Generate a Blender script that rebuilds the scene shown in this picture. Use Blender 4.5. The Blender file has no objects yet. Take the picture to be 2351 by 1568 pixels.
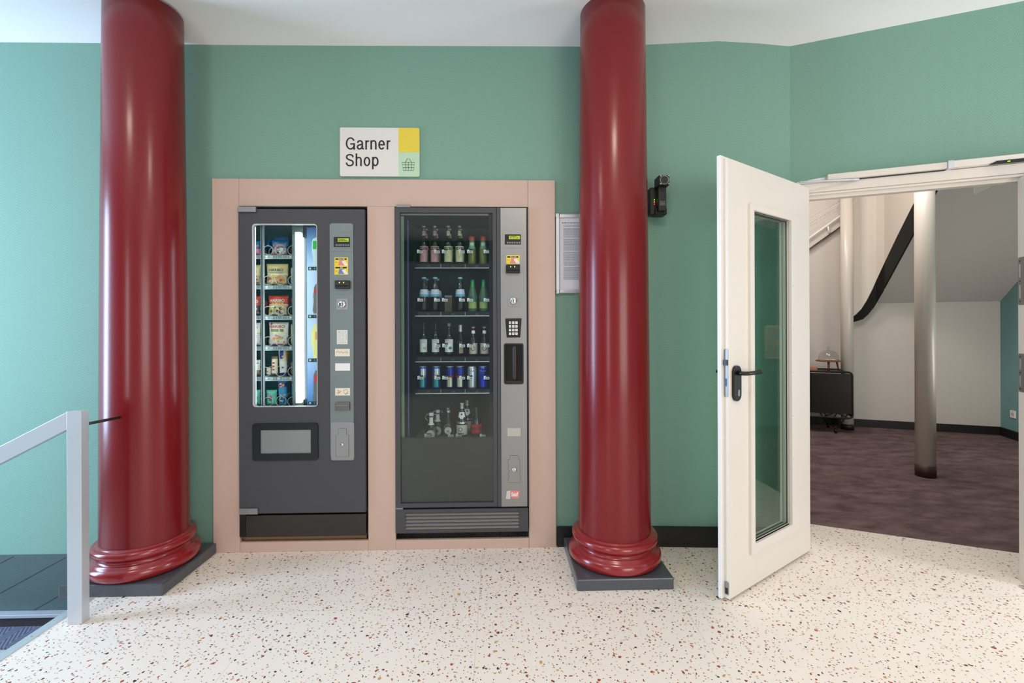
import bpy, bmesh, math, random
from mathutils import Vector, Matrix
random.seed(7)
PI = math.pi
SC = bpy.context.scene
COL = SC.collection

# ------------------------------------------------------------------ camera
F, CX, CY = 1065.0, 1175.5, 750.0            # focal length and optical centre in photo pixels
CAMH = 1.25
R_CAM = (Matrix.Rotation(math.radians(-1.6), 4, 'Z') @ Matrix.Rotation(PI/2, 4, 'X') @ Matrix.Rotation(math.radians(-0.2), 4, 'Z'))
cd = bpy.data.cameras.new('camera'); cam = bpy.data.objects.new('camera', cd); COL.objects.link(cam)
cam.matrix_world = Matrix.Translation((0, 0, CAMH)) @ R_CAM
cd.sensor_width = 36; cd.lens = F/2351*36; cd.shift_y = -(784-CY)/2351; cd.clip_start = .02
SC.camera = cam
SC.view_settings.view_transform = 'Standard'; SC.view_settings.look = 'None'
SC.view_settings.gamma = 1; SC.view_settings.use_curve_mapping = False
SC.view_settings.exposure = -0.13

# ------------------------------------------------------------------ world and main lights
w = bpy.data.worlds.new('world'); SC.world = w; w.use_nodes = True
w.node_tree.nodes['Background'].inputs[0].default_value = (.8, .9, 1, 1)
w.node_tree.nodes['Background'].inputs[1].default_value = .4

def area(name, loc, target, size, size_y, power, color):
    l = bpy.data.lights.new(name, 'AREA'); l.shape = 'RECTANGLE'; l.size = size; l.size_y = size_y
    l.energy = power; l.color = color
    o = bpy.data.objects.new(name, l); COL.objects.link(o)
    o.location = loc
    o.rotation_euler = (Vector(target)-Vector(loc)).to_track_quat('-Z', 'Y').to_euler()
    return o
# daylight through the stair window far left, daylight through the glazed entrance behind, ceiling lamps
area('stair_window_light', (-4.55, 1.55, 1.35), (0, 2.1, 1.2), 0.8, 2.1, 150, (.50, .70, 1.0))
area('entrance_window_light', (2.4, -3.2, 1.3), (.4, 2.6, .9), 2.2, 2.0, 88, (1.0, .95, .92))
area('entrance_window_light', (-2.62, -3.2, 1.3), (-1.2, 2.4, 1.0), .62, 2.0, 34, (.95, .96, 1.0))
area('side_fill_light', (3.75, 1.15, 1.25), (0, 1.9, 1.2), .5, 1.6, 30, (.90, .92, 1.0))  # unseen fill, added for the streak on the left column and the door
area('hall_ceiling_light', (.33, .6, 2.83), (.33, .6, 0), .35, .35, 21, (1.0, .84, .66))
area('hall_ceiling_light', (-1.86, .6, 2.83), (-1.86, .6, 0), .35, .35, 15, (1.0, .86, .70))
# the far room: warm downlights, plus a low unseen fill
area('room_ceiling_light', (2.6, 4.7, 3.5), (3.9, 5.6, 1.0), .5, .5, 26, (1.0, .90, .82))
area('room_ceiling_light', (3.0, 3.5, 3.3), (4.2, 4.6, 0), 1.0, 1.0, 33, (1.0, .94, .91))
area('room_soffit_fill_light', (4.4, 3.3, .5), (4.75, 4.9, 2.3), .7, .7, 13, (1.0, .93, .88))  # no lamp stands here: added out of view to brighten the stair soffit

# ------------------------------------------------------------------ measuring: a photo point onto a real plane
def ray(px, py):
    d = R_CAM @ Vector(((px-CX)/F, -(py-CY)/F, -1, 0))
    return Vector(d[:3])
ORI = Vector((0, 0, CAMH))
def on_plane(px, py, p, n):
    d = ray(px, py); n = Vector(n)
    return ORI + d*((Vector(p)-ORI).dot(n)/d.dot(n))
def at(px, py, Y):
    return on_plane(px, py, (0, Y, 0), (0, 1, 0))
def rect(x0, y0, x1, y1, Y):                  # -> world X0, X1, Z0, Z1 of a frontal rectangle at depth Y
    xm, ym = (x0+x1)/2, (y0+y1)/2
    return at(x0, ym, Y).x, at(x1, ym, Y).x, at(xm, y1, Y).z, at(xm, y0, Y).z

# ------------------------------------------------------------------ materials
def lin(c):
    c = c/255.0
    return c/12.92 if c <= .04045 else ((c+.055)/1.055)**2.4
def rgb(r, g, b): return (lin(r), lin(g), lin(b), 1)
_M = {}
def mat(name, col, rough=.5, metal=0, emit=None, es=0, coat=0, spec=None, bump=None):
    if name in _M: return _M[name]
    m = bpy.data.materials.new(name); m.use_nodes = True; nt = m.node_tree
    b = nt.nodes['Principled BSDF']
    b.inputs['Base Color'].default_value = rgb(*col)
    b.inputs['Roughness'].default_value = rough; b.inputs['Metallic'].default_value = metal
    if coat: b.inputs['Coat Weight'].default_value = coat; b.inputs['Coat Roughness'].default_value = .2
    if spec is not None: b.inputs['Specular IOR Level'].default_value = spec
    if emit: b.inputs['Emission Color'].default_value = rgb(*emit); b.inputs['Emission Strength'].default_value = es
    if bump:
        tc = nt.nodes.new('ShaderNodeTexCoord'); n = nt.nodes.new('ShaderNodeTexNoise'); n.inputs['Scale'].default_value = bump[0]
        n.inputs['Detail'].default_value = 3
        bp = nt.nodes.new('ShaderNodeBump'); bp.inputs['Strength'].default_value = bump[1]; bp.inputs['Distance'].default_value = bump[2]
        nt.links.new(tc.outputs['Object'], n.inputs['Vector']); nt.links.new(n.outputs[0], bp.inputs['Height']); nt.links.new(bp.outputs[0], b.inputs['Normal'])
    _M[name] = m; return m
def pane(name, tint, refl=1.0, rough=0.0):
    """clear sheet or bottle glass: tinted see-through with a fresnel reflection"""
    if name in _M: return _M[name]
    m = bpy.data.materials.new(name); m.use_nodes = True; nt = m.node_tree; nt.nodes.clear()
    out = nt.nodes.new('ShaderNodeOutputMaterial'); mx = nt.nodes.new('ShaderNodeMixShader')
    tr = nt.nodes.new('ShaderNodeBsdfTransparent'); gl = nt.nodes.new('ShaderNodeBsdfGlossy')
    ge = nt.nodes.new('ShaderNodeNewGeometry'); dp = nt.nodes.new('ShaderNodeVectorMath'); dp.operation = 'DOT_PRODUCT'
    nt.links.new(ge.outputs['Incoming'], dp.inputs[0]); nt.links.new(ge.outputs['Normal'], dp.inputs[1])
    def mth(op, *v):
        n = nt.nodes.new('ShaderNodeMath'); n.operation = op
        for i, x in enumerate(v):
            if hasattr(x, 'is_linked'): nt.links.new(x, n.inputs[i])
            else: n.inputs[i].default_value = x
        return n.outputs[0]
    sch = mth('MULTIPLY_ADD', mth('POWER', mth('SUBTRACT', 1.0, mth('ABSOLUTE', dp.outputs['Value'])), 5.0), .96, .04)
    tr.inputs[0].default_value = rgb(*tint); gl.inputs['Roughness'].default_value = rough
    nt.links.new(mth('MINIMUM', mth('MULTIPLY', sch, refl), 1.0), mx.inputs[0])
    nt.links.new(tr.outputs[0], mx.inputs[1]); nt.links.new(gl.outputs[0], mx.inputs[2]); nt.links.new(mx.outputs[0], out.inputs[0])
    _M[name] = m; return m
class N:
    """tiny node helper"""
    def __init__(s, m): s.nt = m.node_tree
    def math(s, op, a, b=None, c=None):
        n = s.nt.nodes.new('ShaderNodeMath'); n.operation = op
        for i, v in enumerate((a, b, c)):
            if v is None: continue
            if hasattr(v, 'is_linked'): s.nt.links.new(v, n.inputs[i])
            else: n.inputs[i].default_value = v
        return n.outputs[0]
    def new(s, t, **kw):
        n = s.nt.nodes.new(t)
        for k, v in kw.items(): setattr(n, k, v)
        return n
    def link(s, a, b): s.nt.links.new(a, b)
    def mix(s, f, a, b):
        n = s.nt.nodes.new('ShaderNodeMix'); n.data_type = 'RGBA'
        for i, v in ((0, f), (6, a), (7, b)):
            if hasattr(v, 'is_linked'): s.nt.links.new(v, n.inputs[i])
            else: n.inputs[i].default_value = v
        return n.outputs[2]
def herring(name, col, col2, rough=.75, period=.067, lam=.0148, slope=1.38, strength=.42, dist=.0012, axes='XZ', fade=.5):
    """painted wallpaper embossed with a herringbone"""
    m = bpy.data.materials.new(name); m.use_nodes = True; n = N(m); b = m.node_tree.nodes['Principled BSDF']
    tc = n.new('ShaderNodeTexCoord'); sp = n.new('ShaderNodeSeparateXYZ'); n.link(tc.outputs['Object'], sp.inputs[0])
    X = sp.outputs['XYZ'.index(axes[0])]; Z = sp.outputs['XYZ'.index(axes[1])]
    t = n.math('PINGPONG', n.math('ADD', X, 50.0), period/2)
    v = n.math('MULTIPLY_ADD', t, slope, Z)
    s = n.math('SINE', n.math('MULTIPLY', v, 2*PI/lam))
    s = n.math('MULTIPLY_ADD', s, .5, .5)
    ns = n.new('ShaderNodeTexNoise'); ns.inputs['Scale'].default_value = 300; n.link(tc.outputs['Object'], ns.inputs['Vector'])
    s2 = n.math('MULTIPLY_ADD', ns.outputs[0], .35, s)
    bp = n.new('ShaderNodeBump'); bp.inputs['Strength'].default_value = strength; bp.inputs['Distance'].default_value = dist
    n.link(s2, bp.inputs['Height']); n.link(bp.outputs[0], b.inputs['Normal'])
    n.link(n.mix(n.math('MULTIPLY', s, fade), rgb(*col), rgb(*col2)), b.inputs['Base Color'])
    b.inputs['Roughness'].default_value = rough
    return m
M_WALL = herring('mint_wallpaper', (129, 168, 152), (108, 147, 132))
M_TEAL = herring('teal_wallpaper', (118, 162, 164), (106, 150, 152))
M_DADO = herring('grey_green_dado_paint', (78, 98, 96), (62, 80, 78), rough=.55)
M_WHITE_WP = herring('white_wallpaper', (216, 208, 200), (200, 192, 185), fade=.6)
M_CEIL = mat('white_ceiling_paint', (236, 234, 232), .9, bump=(6, .15, .01))
M_PLASTER = mat('smooth_white_plaster', (226, 218, 206), .85, bump=(40, .1, .002))
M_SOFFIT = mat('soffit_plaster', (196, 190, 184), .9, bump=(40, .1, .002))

def terrazzo():
    m = bpy.data.materials.new('terrazzo'); m.use_nodes = True; n = N(m); b = m.node_tree.nodes['Principled BSDF']
    tc = n.new('ShaderNodeTexCoord')
    wn = n.new('ShaderNodeTexNoise'); wn.inputs['Scale'].default_value = 70; wn.inputs['Detail'].default_value = 2; n.link(tc.outputs['Object'], wn.inputs['Vector'])
    sub = n.new('ShaderNodeVectorMath', operation='SUBTRACT'); n.link(wn.outputs['Color'], sub.inputs[0]); sub.inputs[1].default_value = (.5, .5, .5)
    scl = n.new('ShaderNodeVectorMath', operation='SCALE'); n.link(sub.outputs[0], scl.inputs[0]); scl.inputs['Scale'].default_value = .018
    add = n.new('ShaderNodeVectorMath', operation='ADD'); n.link(tc.outputs['Object'], add.inputs[0]); n.link(scl.outputs[0], add.inputs[1])
    base = rgb(236, 226, 208)
    cn = n.new('ShaderNodeTexNoise'); cn.inputs['Scale'].default_value = 2.5; n.link(tc.outputs['Object'], cn.inputs['Vector'])
    col = n.mix(cn.outputs[0], rgb(245, 236, 226), rgb(239, 229, 217))
    for sc, thr, rmax, seed, soft in ((44, .30, .23, 0, .03), (78, .36, .24, 7, .04), (27, .11, .20, 19, .02)):
        mp = n.new('ShaderNodeMapping'); mp.inputs['Location'].default_value = (seed, seed*1.7, 0); mp.inputs['Rotation'].default_value = (0, 0, seed*.3)
        mp.inputs['Scale'].default_value = (1, 1, 0)
        n.link(add.outputs[0], mp.inputs[0])
        vo = n.new('ShaderNodeTexVoronoi'); vo.voronoi_dimensions = '2D'; vo.inputs['Scale'].default_value = sc; vo.inputs['Randomness'].default_value = 1
        n.link(mp.outputs[0], vo.inputs['Vector'])
        sp = n.new('ShaderNodeSeparateColor'); n.link(vo.outputs['Color'], sp.inputs[0])
        on = n.math('LESS_THAN', sp.outputs[0], thr)
        rad = n.math('MULTIPLY_ADD', sp.outputs[1], rmax*.55, rmax*.45)
        ins = n.math('LESS_THAN', vo.outputs['Distance'], rad)
        f = n.math('MULTIPLY', on, ins)
        cr = n.new('ShaderNodeValToRGB'); cr.color_ramp.interpolation = 'CONSTANT'; e = cr.color_ramp.elements
        e[0].position = 0; e[0].color = rgb(166, 90, 62)
        e[1].position = .38; e[1].color = rgb(58, 58, 60)
        for p, c in ((.56, (126, 70, 52)), (.66, (205, 160, 96)), (.80, (176, 110, 84)), (.92, (200, 186, 168))):
            k = e.new(p); k.color = rgb(*c)
        n.link(sp.outputs[2], cr.inputs[0])
        col = n.mix(f, col, cr.outputs[0])
    # fine joints of the 0.91 m slabs
    sx = n.new('ShaderNodeSeparateXYZ'); n.link(tc.outputs['Object'], sx.inputs[0])
    jx = n.math('LESS_THAN', n.math('ABSOLUTE', n.math('SUBTRACT', n.math('MODULO', n.math('ADD', sx.outputs[0], .095+9.1+.455), .91), .455)), .0008)
    jy = n.math('LESS_THAN', n.math('ABSOLUTE', n.math('SUBTRACT', n.math('MODULO', n.math('ADD', sx.outputs[1], -2.07+9.1+.455), .91), .455)), .0008)
    j = n.math('MULTIPLY', n.math('MAXIMUM', jx, jy), .4)
    col = n.mix(j, col, rgb(150, 138, 120))
    n.link(col, b.inputs['Base Color']); b.inputs['Roughness'].default_value = .42; b.inputs['Specular IOR Level'].default_value = .35
    return m
M_TERRAZZO = terrazzo()
def carpet():
    m = bpy.data.materials.new('plum_brown_carpet'); m.use_nodes = True; n = N(m); b = m.node_tree.nodes['Principled BSDF']
    tc = n.new('ShaderNodeTexCoord')
    mp = n.new('ShaderNodeMapping'); mp.inputs['Rotation'].default_value = (0, 0, .42); mp.inputs['Scale'].default_value = (1.7, 3.4, 1); n.link(tc.outputs['Object'], mp.inputs[0])
    a = n.new('ShaderNodeTexNoise'); a.inputs['Scale'].default_value = 2.6; a.inputs['Detail'].default_value = 8; a.inputs['Roughness'].default_value = .68; n.link(mp.outputs[0], a.inputs['Vector'])
    cr = n.new('ShaderNodeValToRGB'); n.link(a.outputs[0], cr.inputs[0])
    cr.color_ramp.elements[0].position = .36; cr.color_ramp.elements[0].color = rgb(92, 74, 74)
    cr.color_ramp.elements[1].position = .66; cr.color_ramp.elements[1].color = rgb(128, 108, 108)
    n.link(cr.outputs[0], b.inputs['Base Color']); b.inputs['Roughness'].default_value = .95; b.inputs['Specular IOR Level'].default_value = .1
    f = n.new('ShaderNodeTexNoise'); f.inputs['Scale'].default_value = 500; n.link(tc.outputs['Object'], f.inputs['Vector'])
    bp = n.new('ShaderNodeBump'); bp.inputs['Strength'].default_value = .4; bp.inputs['Distance'].default_value = .003; n.link(f.outputs[0], bp.inputs['Height']); n.link(bp.outputs[0], b.inputs['Normal'])
    return m
M_CARPET = carpet()
M_MAT = herring('grey_herringbone_carpet', (74, 80, 98), (126, 132, 152), rough=.9, period=.11, lam=.03, slope=1.6, strength=.5, axes='XY', fade=1)
M_RED = mat('red_gloss_paint', (118, 5, 13), .36, coat=.55, spec=.25, bump=(160, .25, .0018))
M_REDB = mat('red_gloss_base_paint', (140, 22, 28), .22, coat=.6, bump=(26, .18, .0025))
M_PLINTH = mat('dark_grey_gloss_paint', (74, 78, 84), .3, coat=.2, bump=(30, .3, .004))
M_BASEB = mat('black_skirting', (26, 25, 25), .45)
M_PINK = mat('pink_tan_laminate', (200, 172, 158), .55)
M_CHAR = mat('charcoal_powder_coat', (66, 66, 70), .5, bump=(400, .1, .0006))
M_BLACK = mat('black_plastic', (12, 12, 14), .35)
M_VOID = mat('black_void', (6, 6, 7), .8)
M_KICK = mat('brown_black_kick_panel', (42, 36, 33), .42)
M_STEEL = mat('brushed_steel', (150, 150, 150), .40, .75, bump=(500, .15, .0004))
M_STEELG = mat('green_grey_brushed_metal', (124, 134, 134), .42, .6, bump=(500, .15, .0004))
M_ALU = mat('satin_aluminium', (206, 210, 216), .38, .45)
M_CHROME = mat('chrome', (220, 220, 222), .12, 1)
M_WOODB = mat('raw_chipboard', (170, 130, 92), .8)
M_TEALIN = mat('teal_cabinet_lining', (58, 118, 134), .6)
M_DARKIN = mat('dark_cabinet_lining', (36, 54, 58), .6)
M_DOORW = mat('white_door_lacquer', (226, 218, 208), .4)
M_WHITE = mat('white_paint', (238, 236, 232), .4)
M_PAPER = mat('white_print', (236, 236, 236), .6)
M_CREAMP = mat('cream_print', (232, 222, 204), .6)
M_INK = mat('black_ink', (24, 28, 36), .6)
M_GREYINK = mat('grey_ink', (120, 124, 134), .6)
M_YEL = mat('yellow_print', (240, 210, 50), .5)
M_SKIN = mat('pale_hand_print', (238, 228, 218), .5)
M_NOTER = mat('pink_note_print', (222, 140, 130), .5)
M_NOTEB = mat('blue_note_print', (110, 130, 180), .5)
M_GLASS = pane('vending_glass', (242, 248, 247), 1.0)
M_GLASSG = pane('green_tinted_door_glass', (232, 245, 239), 1.2)
M_LED = mat('lamp_tube', (255, 255, 255), .5, emit=(236, 246, 255), es=5)
M_LED2 = mat('thin_lamp_tube', (255, 255, 255), .5, emit=(236, 244, 255), es=22)
M_LEDB = mat('blue_led_strip', (66, 72, 112), .5, emit=(60, 70, 150), es=.12)
M_LCD = mat('lcd_green', (160, 180, 20), .4, emit=(160, 185, 10), es=.45)
M_WIRE = mat('white_wire', (228, 230, 230), .3, .3)
M_TRANSP = pane('clear_plastic_divider', (205, 215, 215), 1.0)

# ------------------------------------------------------------------ mesh helpers
class MB:
    def __init__(s): s.v = []; s.f = []; s.m = []; s.sm = []; s.mats = []
    def add(s, vs, fs, m, smooth=False, T=None):
        if m not in s.mats: s.mats.append(m)
        k = len(s.v); i = s.mats.index(m)
        for v in vs:
            v = Vector(v); s.v.append(T @ v if T else v)
        for f in fs: s.f.append([k+a for a in f]); s.m.append(i); s.sm.append(smooth)
        return s
    def box(s, x0, x1, y0, y1, z0, z1, m, T=None):
        vs = [(x, y, z) for x in (x0, x1) for y in (y0, y1) for z in (z0, z1)]
        return s.add(vs, [(0, 1, 3, 2), (4, 6, 7, 5), (0, 4, 5, 1), (2, 3, 7, 6), (0, 2, 6, 4), (1, 5, 7, 3)], m, False, T)
    def prism(s, pts, y0, y1, m, T=None, smooth=False):
        """polygon in XZ pushed along Y"""
        n = len(pts)
        vs = [(x, y0, z) for x, z in pts]+[(x, y1, z) for x, z in pts]
        s.add(vs, [tuple(range(n)), tuple(range(2*n-1, n-1, -1))], m, False, T)
        return s.add(vs, [(i, i+n, (i+1) % n+n, (i+1) % n) for i in range(n)], m, smooth, T)
    def vprism(s, pts, z0, z1, m, T=None):
        """polygon in XY pushed along Z"""
        n = len(pts)
        vs = [(x, y, z0) for x, y in pts]+[(x, y, z1) for x, y in pts]
        return s.add(vs, [tuple(range(n-1, -1, -1)), tuple(range(n, 2*n))]+[(i, (i+1) % n, (i+1) % n+n, i+n) for i in range(n)], m, False, T)
    def lathe(s, prof, m, c=(0, 0, 0), seg=28, T=None, smooth=True, mfun=None):
        """prof: list of (r, z)"""
        vs = []; fs = []
        for r, z in prof:
            for k in range(seg):
                a = 2*PI*k/seg; vs.append((c[0]+r*math.cos(a), c[1]+r*math.sin(a), c[2]+z))
        for i in range(len(prof)-1):
            for k in range(seg):
                fs.append((i*seg+k, i*seg+(k+1) % seg, (i+1)*seg+(k+1) % seg, (i+1)*seg+k))
        caps = []
        if prof[0][0] > 1e-5: caps.append(tuple(range(seg-1, -1, -1)))
        if prof[-1][0] > 1e-5: caps.append(tuple((len(prof)-1)*seg+k for k in range(seg)))
        s.add(vs, fs, m, smooth, T)
        if caps: s.add(vs, caps, m, False, T)
        return s
    def tube(s, path, r, m, seg=10, T=None, closed=False):
        path = [Vector(p) for p in path]; n = len(path); vs = []; fs = []
        up = None
        for i, p in enumerate(path):
            a = path[(i-1) % n] if (i or closed) else p
            b = path[(i+1) % n] if (i < n-1 or closed) else p
            t = (b-a).normalized()
            if up is None:
                up = Vector((0, 0, 1)) if abs(t.z) < .9 else Vector((1, 0, 0))
            x = t.cross(up); x.normalize(); y = x.cross(t).normalized(); up = y
            rr = r[i] if isinstance(r, (list, tuple)) else r
            for k in range(seg):
                an = 2*PI*k/seg; vs.append(p+x*rr*math.cos(an)+y*rr*math.sin(an))
        for i in range(n if closed else n-1):
            for k in range(seg):
                fs.append((i*seg+k, i*seg+(k+1) % seg, ((i+1) % n)*seg+(k+1) % seg, ((i+1) % n)*seg+k))
        s.add(vs, fs, m, True, T)
        if not closed: s.add(vs, [tuple(range(seg-1, -1, -1)), tuple((n-1)*seg+k for k in range(seg))], m, False, T)
        return s
    def holed(s, outer, holes, y0, y1, m, T=None):
        """XZ plate with holes, thickness y0..y1 (y0 = front)"""
        bm = bmesh.new(); edges = []
        loops = [outer]+holes
        for lp in loops:
            vv = [bm.verts.new((x, y0, z)) for x, z in lp]
            for i in range(len(vv)): edges.append(bm.edges.new((vv[i], vv[(i+1) % len(vv)])))
        bmesh.ops.triangle_fill(bm, use_beauty=True, use_dissolve=False, edges=edges)
        bm.verts.index_update()
        vs = [v.co.copy() for v in bm.verts]; fs = [tuple(v.index for v in f.verts) for f in bm.faces]
        bm.free()
        s.add(vs, fs, m, False, T)
        s.add([(v.x, y1, v.z) for v in vs], [tuple(reversed(f)) for f in fs], m, False, T)
        k = 0
        for lp in loops:
            n = len(lp)
            s.add([(x, y0, z) for x, z in lp]+[(x, y1, z) for x, z in lp], [(i, i+n, (i+1) % n+n, (i+1) % n) for i in range(n)], m, False, T)
        return s
    def build(s, name, parent=None, M=None, bevel=0, fix=True):
        """vertices are world coordinates (or local to M); children get them in their parent's space"""
        me = bpy.data.meshes.new(name)
        me.from_pydata([tuple(v) for v in s.v], [], s.f)
        for m in s.mats: me.materials.append(m)
        me.polygons.foreach_set('material_index', s.m); me.polygons.foreach_set('use_smooth', s.sm)
        if fix:
            bm = bmesh.new(); bm.from_mesh(me); bmesh.ops.remove_doubles(bm, verts=bm.verts, dist=1e-6)
            bmesh.ops.recalc_face_normals(bm, faces=bm.faces); bm.to_mesh(me); bm.free()
        o = bpy.data.objects.new(name, me); COL.objects.link(o)
        if parent is not None:
            inv = WM[parent.name].inverted()
            me.transform(inv); o.parent = parent; WM[o.name] = WM[parent.name]
        elif M is not None:
            o.matrix_world = M; WM[o.name] = M.copy()
        else: WM[o.name] = Matrix()
        if bevel:
            b = o.modifiers.new('bevel', 'BEVEL'); b.width = bevel; b.segments = 2; b.limit_method = 'ANGLE'
        return o
WM = {}                                        # world matrices by object name
def thing(name, label, cat, loc=(0, 0, 0), rz=0, group=None):
    o = bpy.data.objects.new(name, None); COL.objects.link(o); o.empty_display_size = .05
    M = Matrix.Translation(loc) @ Matrix.Rotation(rz, 4, 'Z'); o.matrix_world = M; WM[o.name] = M
    o['label'] = label; o['category'] = cat
    if group: o['group'] = group
    return o
def tag(o, label, cat, group=None, kind=None):
    o['label'] = label; o['category'] = cat
    if group: o['group'] = group
    if kind: o['kind'] = kind
    return o
def struct(o, label=None):
    o['kind'] = 'structure'
    if label: o['label'] = label
    return o
def recentre(o):
    """put a single-mesh thing's origin at its base"""
    me = o.data; xs = [v.co for v in me.vertices]
    c = Vector((sum(v.x for v in xs)/len(xs), sum(v.y for v in xs)/len(xs), min(v.z for v in xs)))
    me.transform(Matrix.Translation(-c)); o.location = c; WM[o.name] = Matrix.Translation(c); return o
def dup(root, loc, label, group=None):
    r = root.copy(); COL.objects.link(r); r.location = loc; r['label'] = label
    if group: r['group'] = group
    for ch in list(root.children):
        c = ch.copy(); COL.objects.link(c); c.parent = r
        for g in ch.children:
            d = g.copy(); COL.objects.link(d); d.parent = c
    return r
def rrect(x0, x1, z0, z1, r, n=5):
    pts = []
    for cx, cz, a0 in ((x1-r, z1-r, 0), (x0+r, z1-r, PI/2), (x0+r, z0+r, PI), (x1-r, z0+r, 1.5*PI)):
        for k in range(n+1):
            a = a0+PI/2*k/n; pts.append((cx+r*math.cos(a), cz+r*math.sin(a)))
    return pts
_T = {}
def text_mesh(s, bold=0.0):
    if (s, bold) in _T: return _T[(s, bold)]
    c = bpy.data.curves.new('t', 'FONT'); c.body = s; c.size = 1; c.offset = bold; c.resolution_u = 2
    o = bpy.data.objects.new('t', c); COL.objects.link(o)
    dg = bpy.context.evaluated_depsgraph_get(); me = bpy.data.meshes.new_from_object(o.evaluated_get(dg))
    vs = [v.co.copy() for v in me.vertices]; fs = [tuple(p.vertices) for p in me.polygons]
    bpy.data.objects.remove(o); bpy.data.curves.remove(c); bpy.data.meshes.remove(me)
    _T[(s, bold)] = (vs, fs); return vs, fs
def text(mb, s, x0, x1, z0, z1, y, m, bold=0.0, fmap=None, T=None, mirror=False):
    """lettering filling the box x0..x1, z0..z1, facing -Y"""
    vs, fs = text_mesh(s, bold)
    a0, a1 = min(v.x for v in vs), max(v.x for v in vs); b0, b1 = min(v.y for v in vs), max(v.y for v in vs)
    out = []
    for v in vs:
        X = x0+(v.x-a0)/(a1-a0)*(x1-x0); Z = z0+(v.y-b0)/(b1-b0)*(z1-z0)
        out.append((X, (fmap(X, Z) if fmap else y), Z))
    mb.add(out, fs, m, False, T)
def disc(mb, x, z, r, y, m, n=20, y1=None, T=None):
    mb.prism([(x+r*math.cos(2*PI*k/n), z+r*math.sin(2*PI*k/n)) for k in range(n)], y, (y1 if y1 is not None else y+.001), m, T)

def dashes(mb, x0, x1, z0, z1, y, m, rnd_, T=None, fmap=None):
    """small print too fine to read: dark word-length dashes"""
    x = x0; hgt = z1-z0
    while x < x1-hgt*.6:
        w_ = min(x1-x, hgt*rnd_.uniform(1.2, 4.5))
        n_ = max(1, int(w_/(hgt*1.2)))
        pts = [(x+w_*k/n_, z) for z in (z0, z1) for k in range(n_+1)]
        vs = [(px_, fmap(px_, pz_) if fmap else y, pz_) for px_, pz_ in pts]
        mb.add(vs, [(k, k+1, n_+2+k, n_+1+k) for k in range(n_)], m, False, T)
        x += w_+hgt*.55
# ================================================================== THE SETTING
WY = 2.640                                    # back wall plane
CEILZ = 2.885
HX = 1.646; HY = 2.575                        # corner between back wall and door wall
U = Vector((.9207, -.3902, 0)); NW = Vector((-.3902, -.9207, 0))   # door wall direction and its normal towards the hall
DW = Matrix(((U.x, -NW.x, 0, HX), (U.y, -NW.y, 0, HY), (0, 0, 1, 0), (0, 0, 0, 1)))   # local x along, y into the wall
def dwall(px, py, depth=0.0):
    p = on_plane(px, py, Vector((HX, HY, 0))-NW*depth, NW)
    return DW.inverted() @ p

# openings for the vending machines
ox0, ox1, oz0, oz1 = rect(550, 474, 1213, 1268, WY); ox0 -= .11
mb = MB()
YB = WY+.12
def wallpiece(x0, x1, z0, z1, m=M_WALL): mb.box(x0, x1, WY, YB, z0, z1, m)
wallpiece(-5.0, ox0, 0, 3.0); wallpiece(ox1, .60, 0, 3.0); wallpiece(ox0, ox1, oz1, 3.0)
mb.vprism([(.60, WY), (HX, HY), (HX+.05, HY+.12), (.60, YB)], 0, 3.0, M_WALL)
struct(mb.build('wall_back', fix=False), 'mint green herringbone wallpaper wall behind the vending machines')
mb = MB(); zl = at(60, 1404, WY).z
mb.box(-5.0, -1.6, WY, YB, zl, 0, M_DADO)
for a, b in (((0, 1362), (150, 1280)), ((0, 1293), (30, 1278)), ((72, 1404), (135, 1368))):   # thin dark slanting lines
    p = at(a[0], a[1], WY-.001); q = at(b[0], b[1], WY-.001)
    mb.tube([p, q], .0013, M_BASEB, 6)
struct(mb.build('wall_back_dado', fix=False), 'dark grey green painted wall strip beside the stairs')
mb = MB()
zb = at(60, 1430, WY).z
mb.box(-5.0, -1.95, WY-.03, WY-.0005, zb, zl-.012, mat('stair_skirting', (58, 54, 54), .5))
struct(mb.build('baseboard_stair'), 'dark skirting above the sunken grey carpet')
mb = MB(); mb.box(-5.0, -2.10, WY-.042, WY, zl-.012, zl+.006, M_ALU); mb.box(-2.098, -1.95, WY-.042, WY, zl-.012, zl+.006, M_WHITE)
struct(mb.build('trim_1', bevel=.002), 'bright metal strip on the stair skirting')

# door wall
uA = dwall(1862, 1000).x - .035; uB = dwall(2337.5, 900, .012).x
ZH = 2.035
mb = MB()
mb.box(0, uA-.03, 0, .13, 0, 3.0, M_WALL); mb.box(uA-.03, uB+.30, 0, .13, ZH, 3.0, M_WALL); mb.box(uB+.30, 3.6, 0, .13, 0, 3.0, M_WALL)
struct(mb.build('wall_right', M=DW, fix=False), 'mint green wallpaper wall over the open doorway')
# other hall walls, out of the frame
mb = MB(); mb.box(-5.1, -5.0, -3.6, 3.6, -1.2, .3, M_WALL); mb.box(-5.1, -5.0, -3.6, .4, .3, 3.0, M_WALL); mb.box(-5.1, -5.0, .4, 2.76, 2.7, 3.0, M_WALL)
struct(mb.build('wall_left', fix=False))
mb = MB(); mb.box(-5.0, -2.5, -3.7, -3.6, -1.2, 3.0, M_WALL); mb.box(-2.5, 1.3, -3.7, -3.6, 2.5, 3.0, M_WALL); mb.box(1.3, 5.2, -3.7, -3.6, 0, 3.0, M_WALL)
struct(mb.build('wall_front', fix=False))

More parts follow.
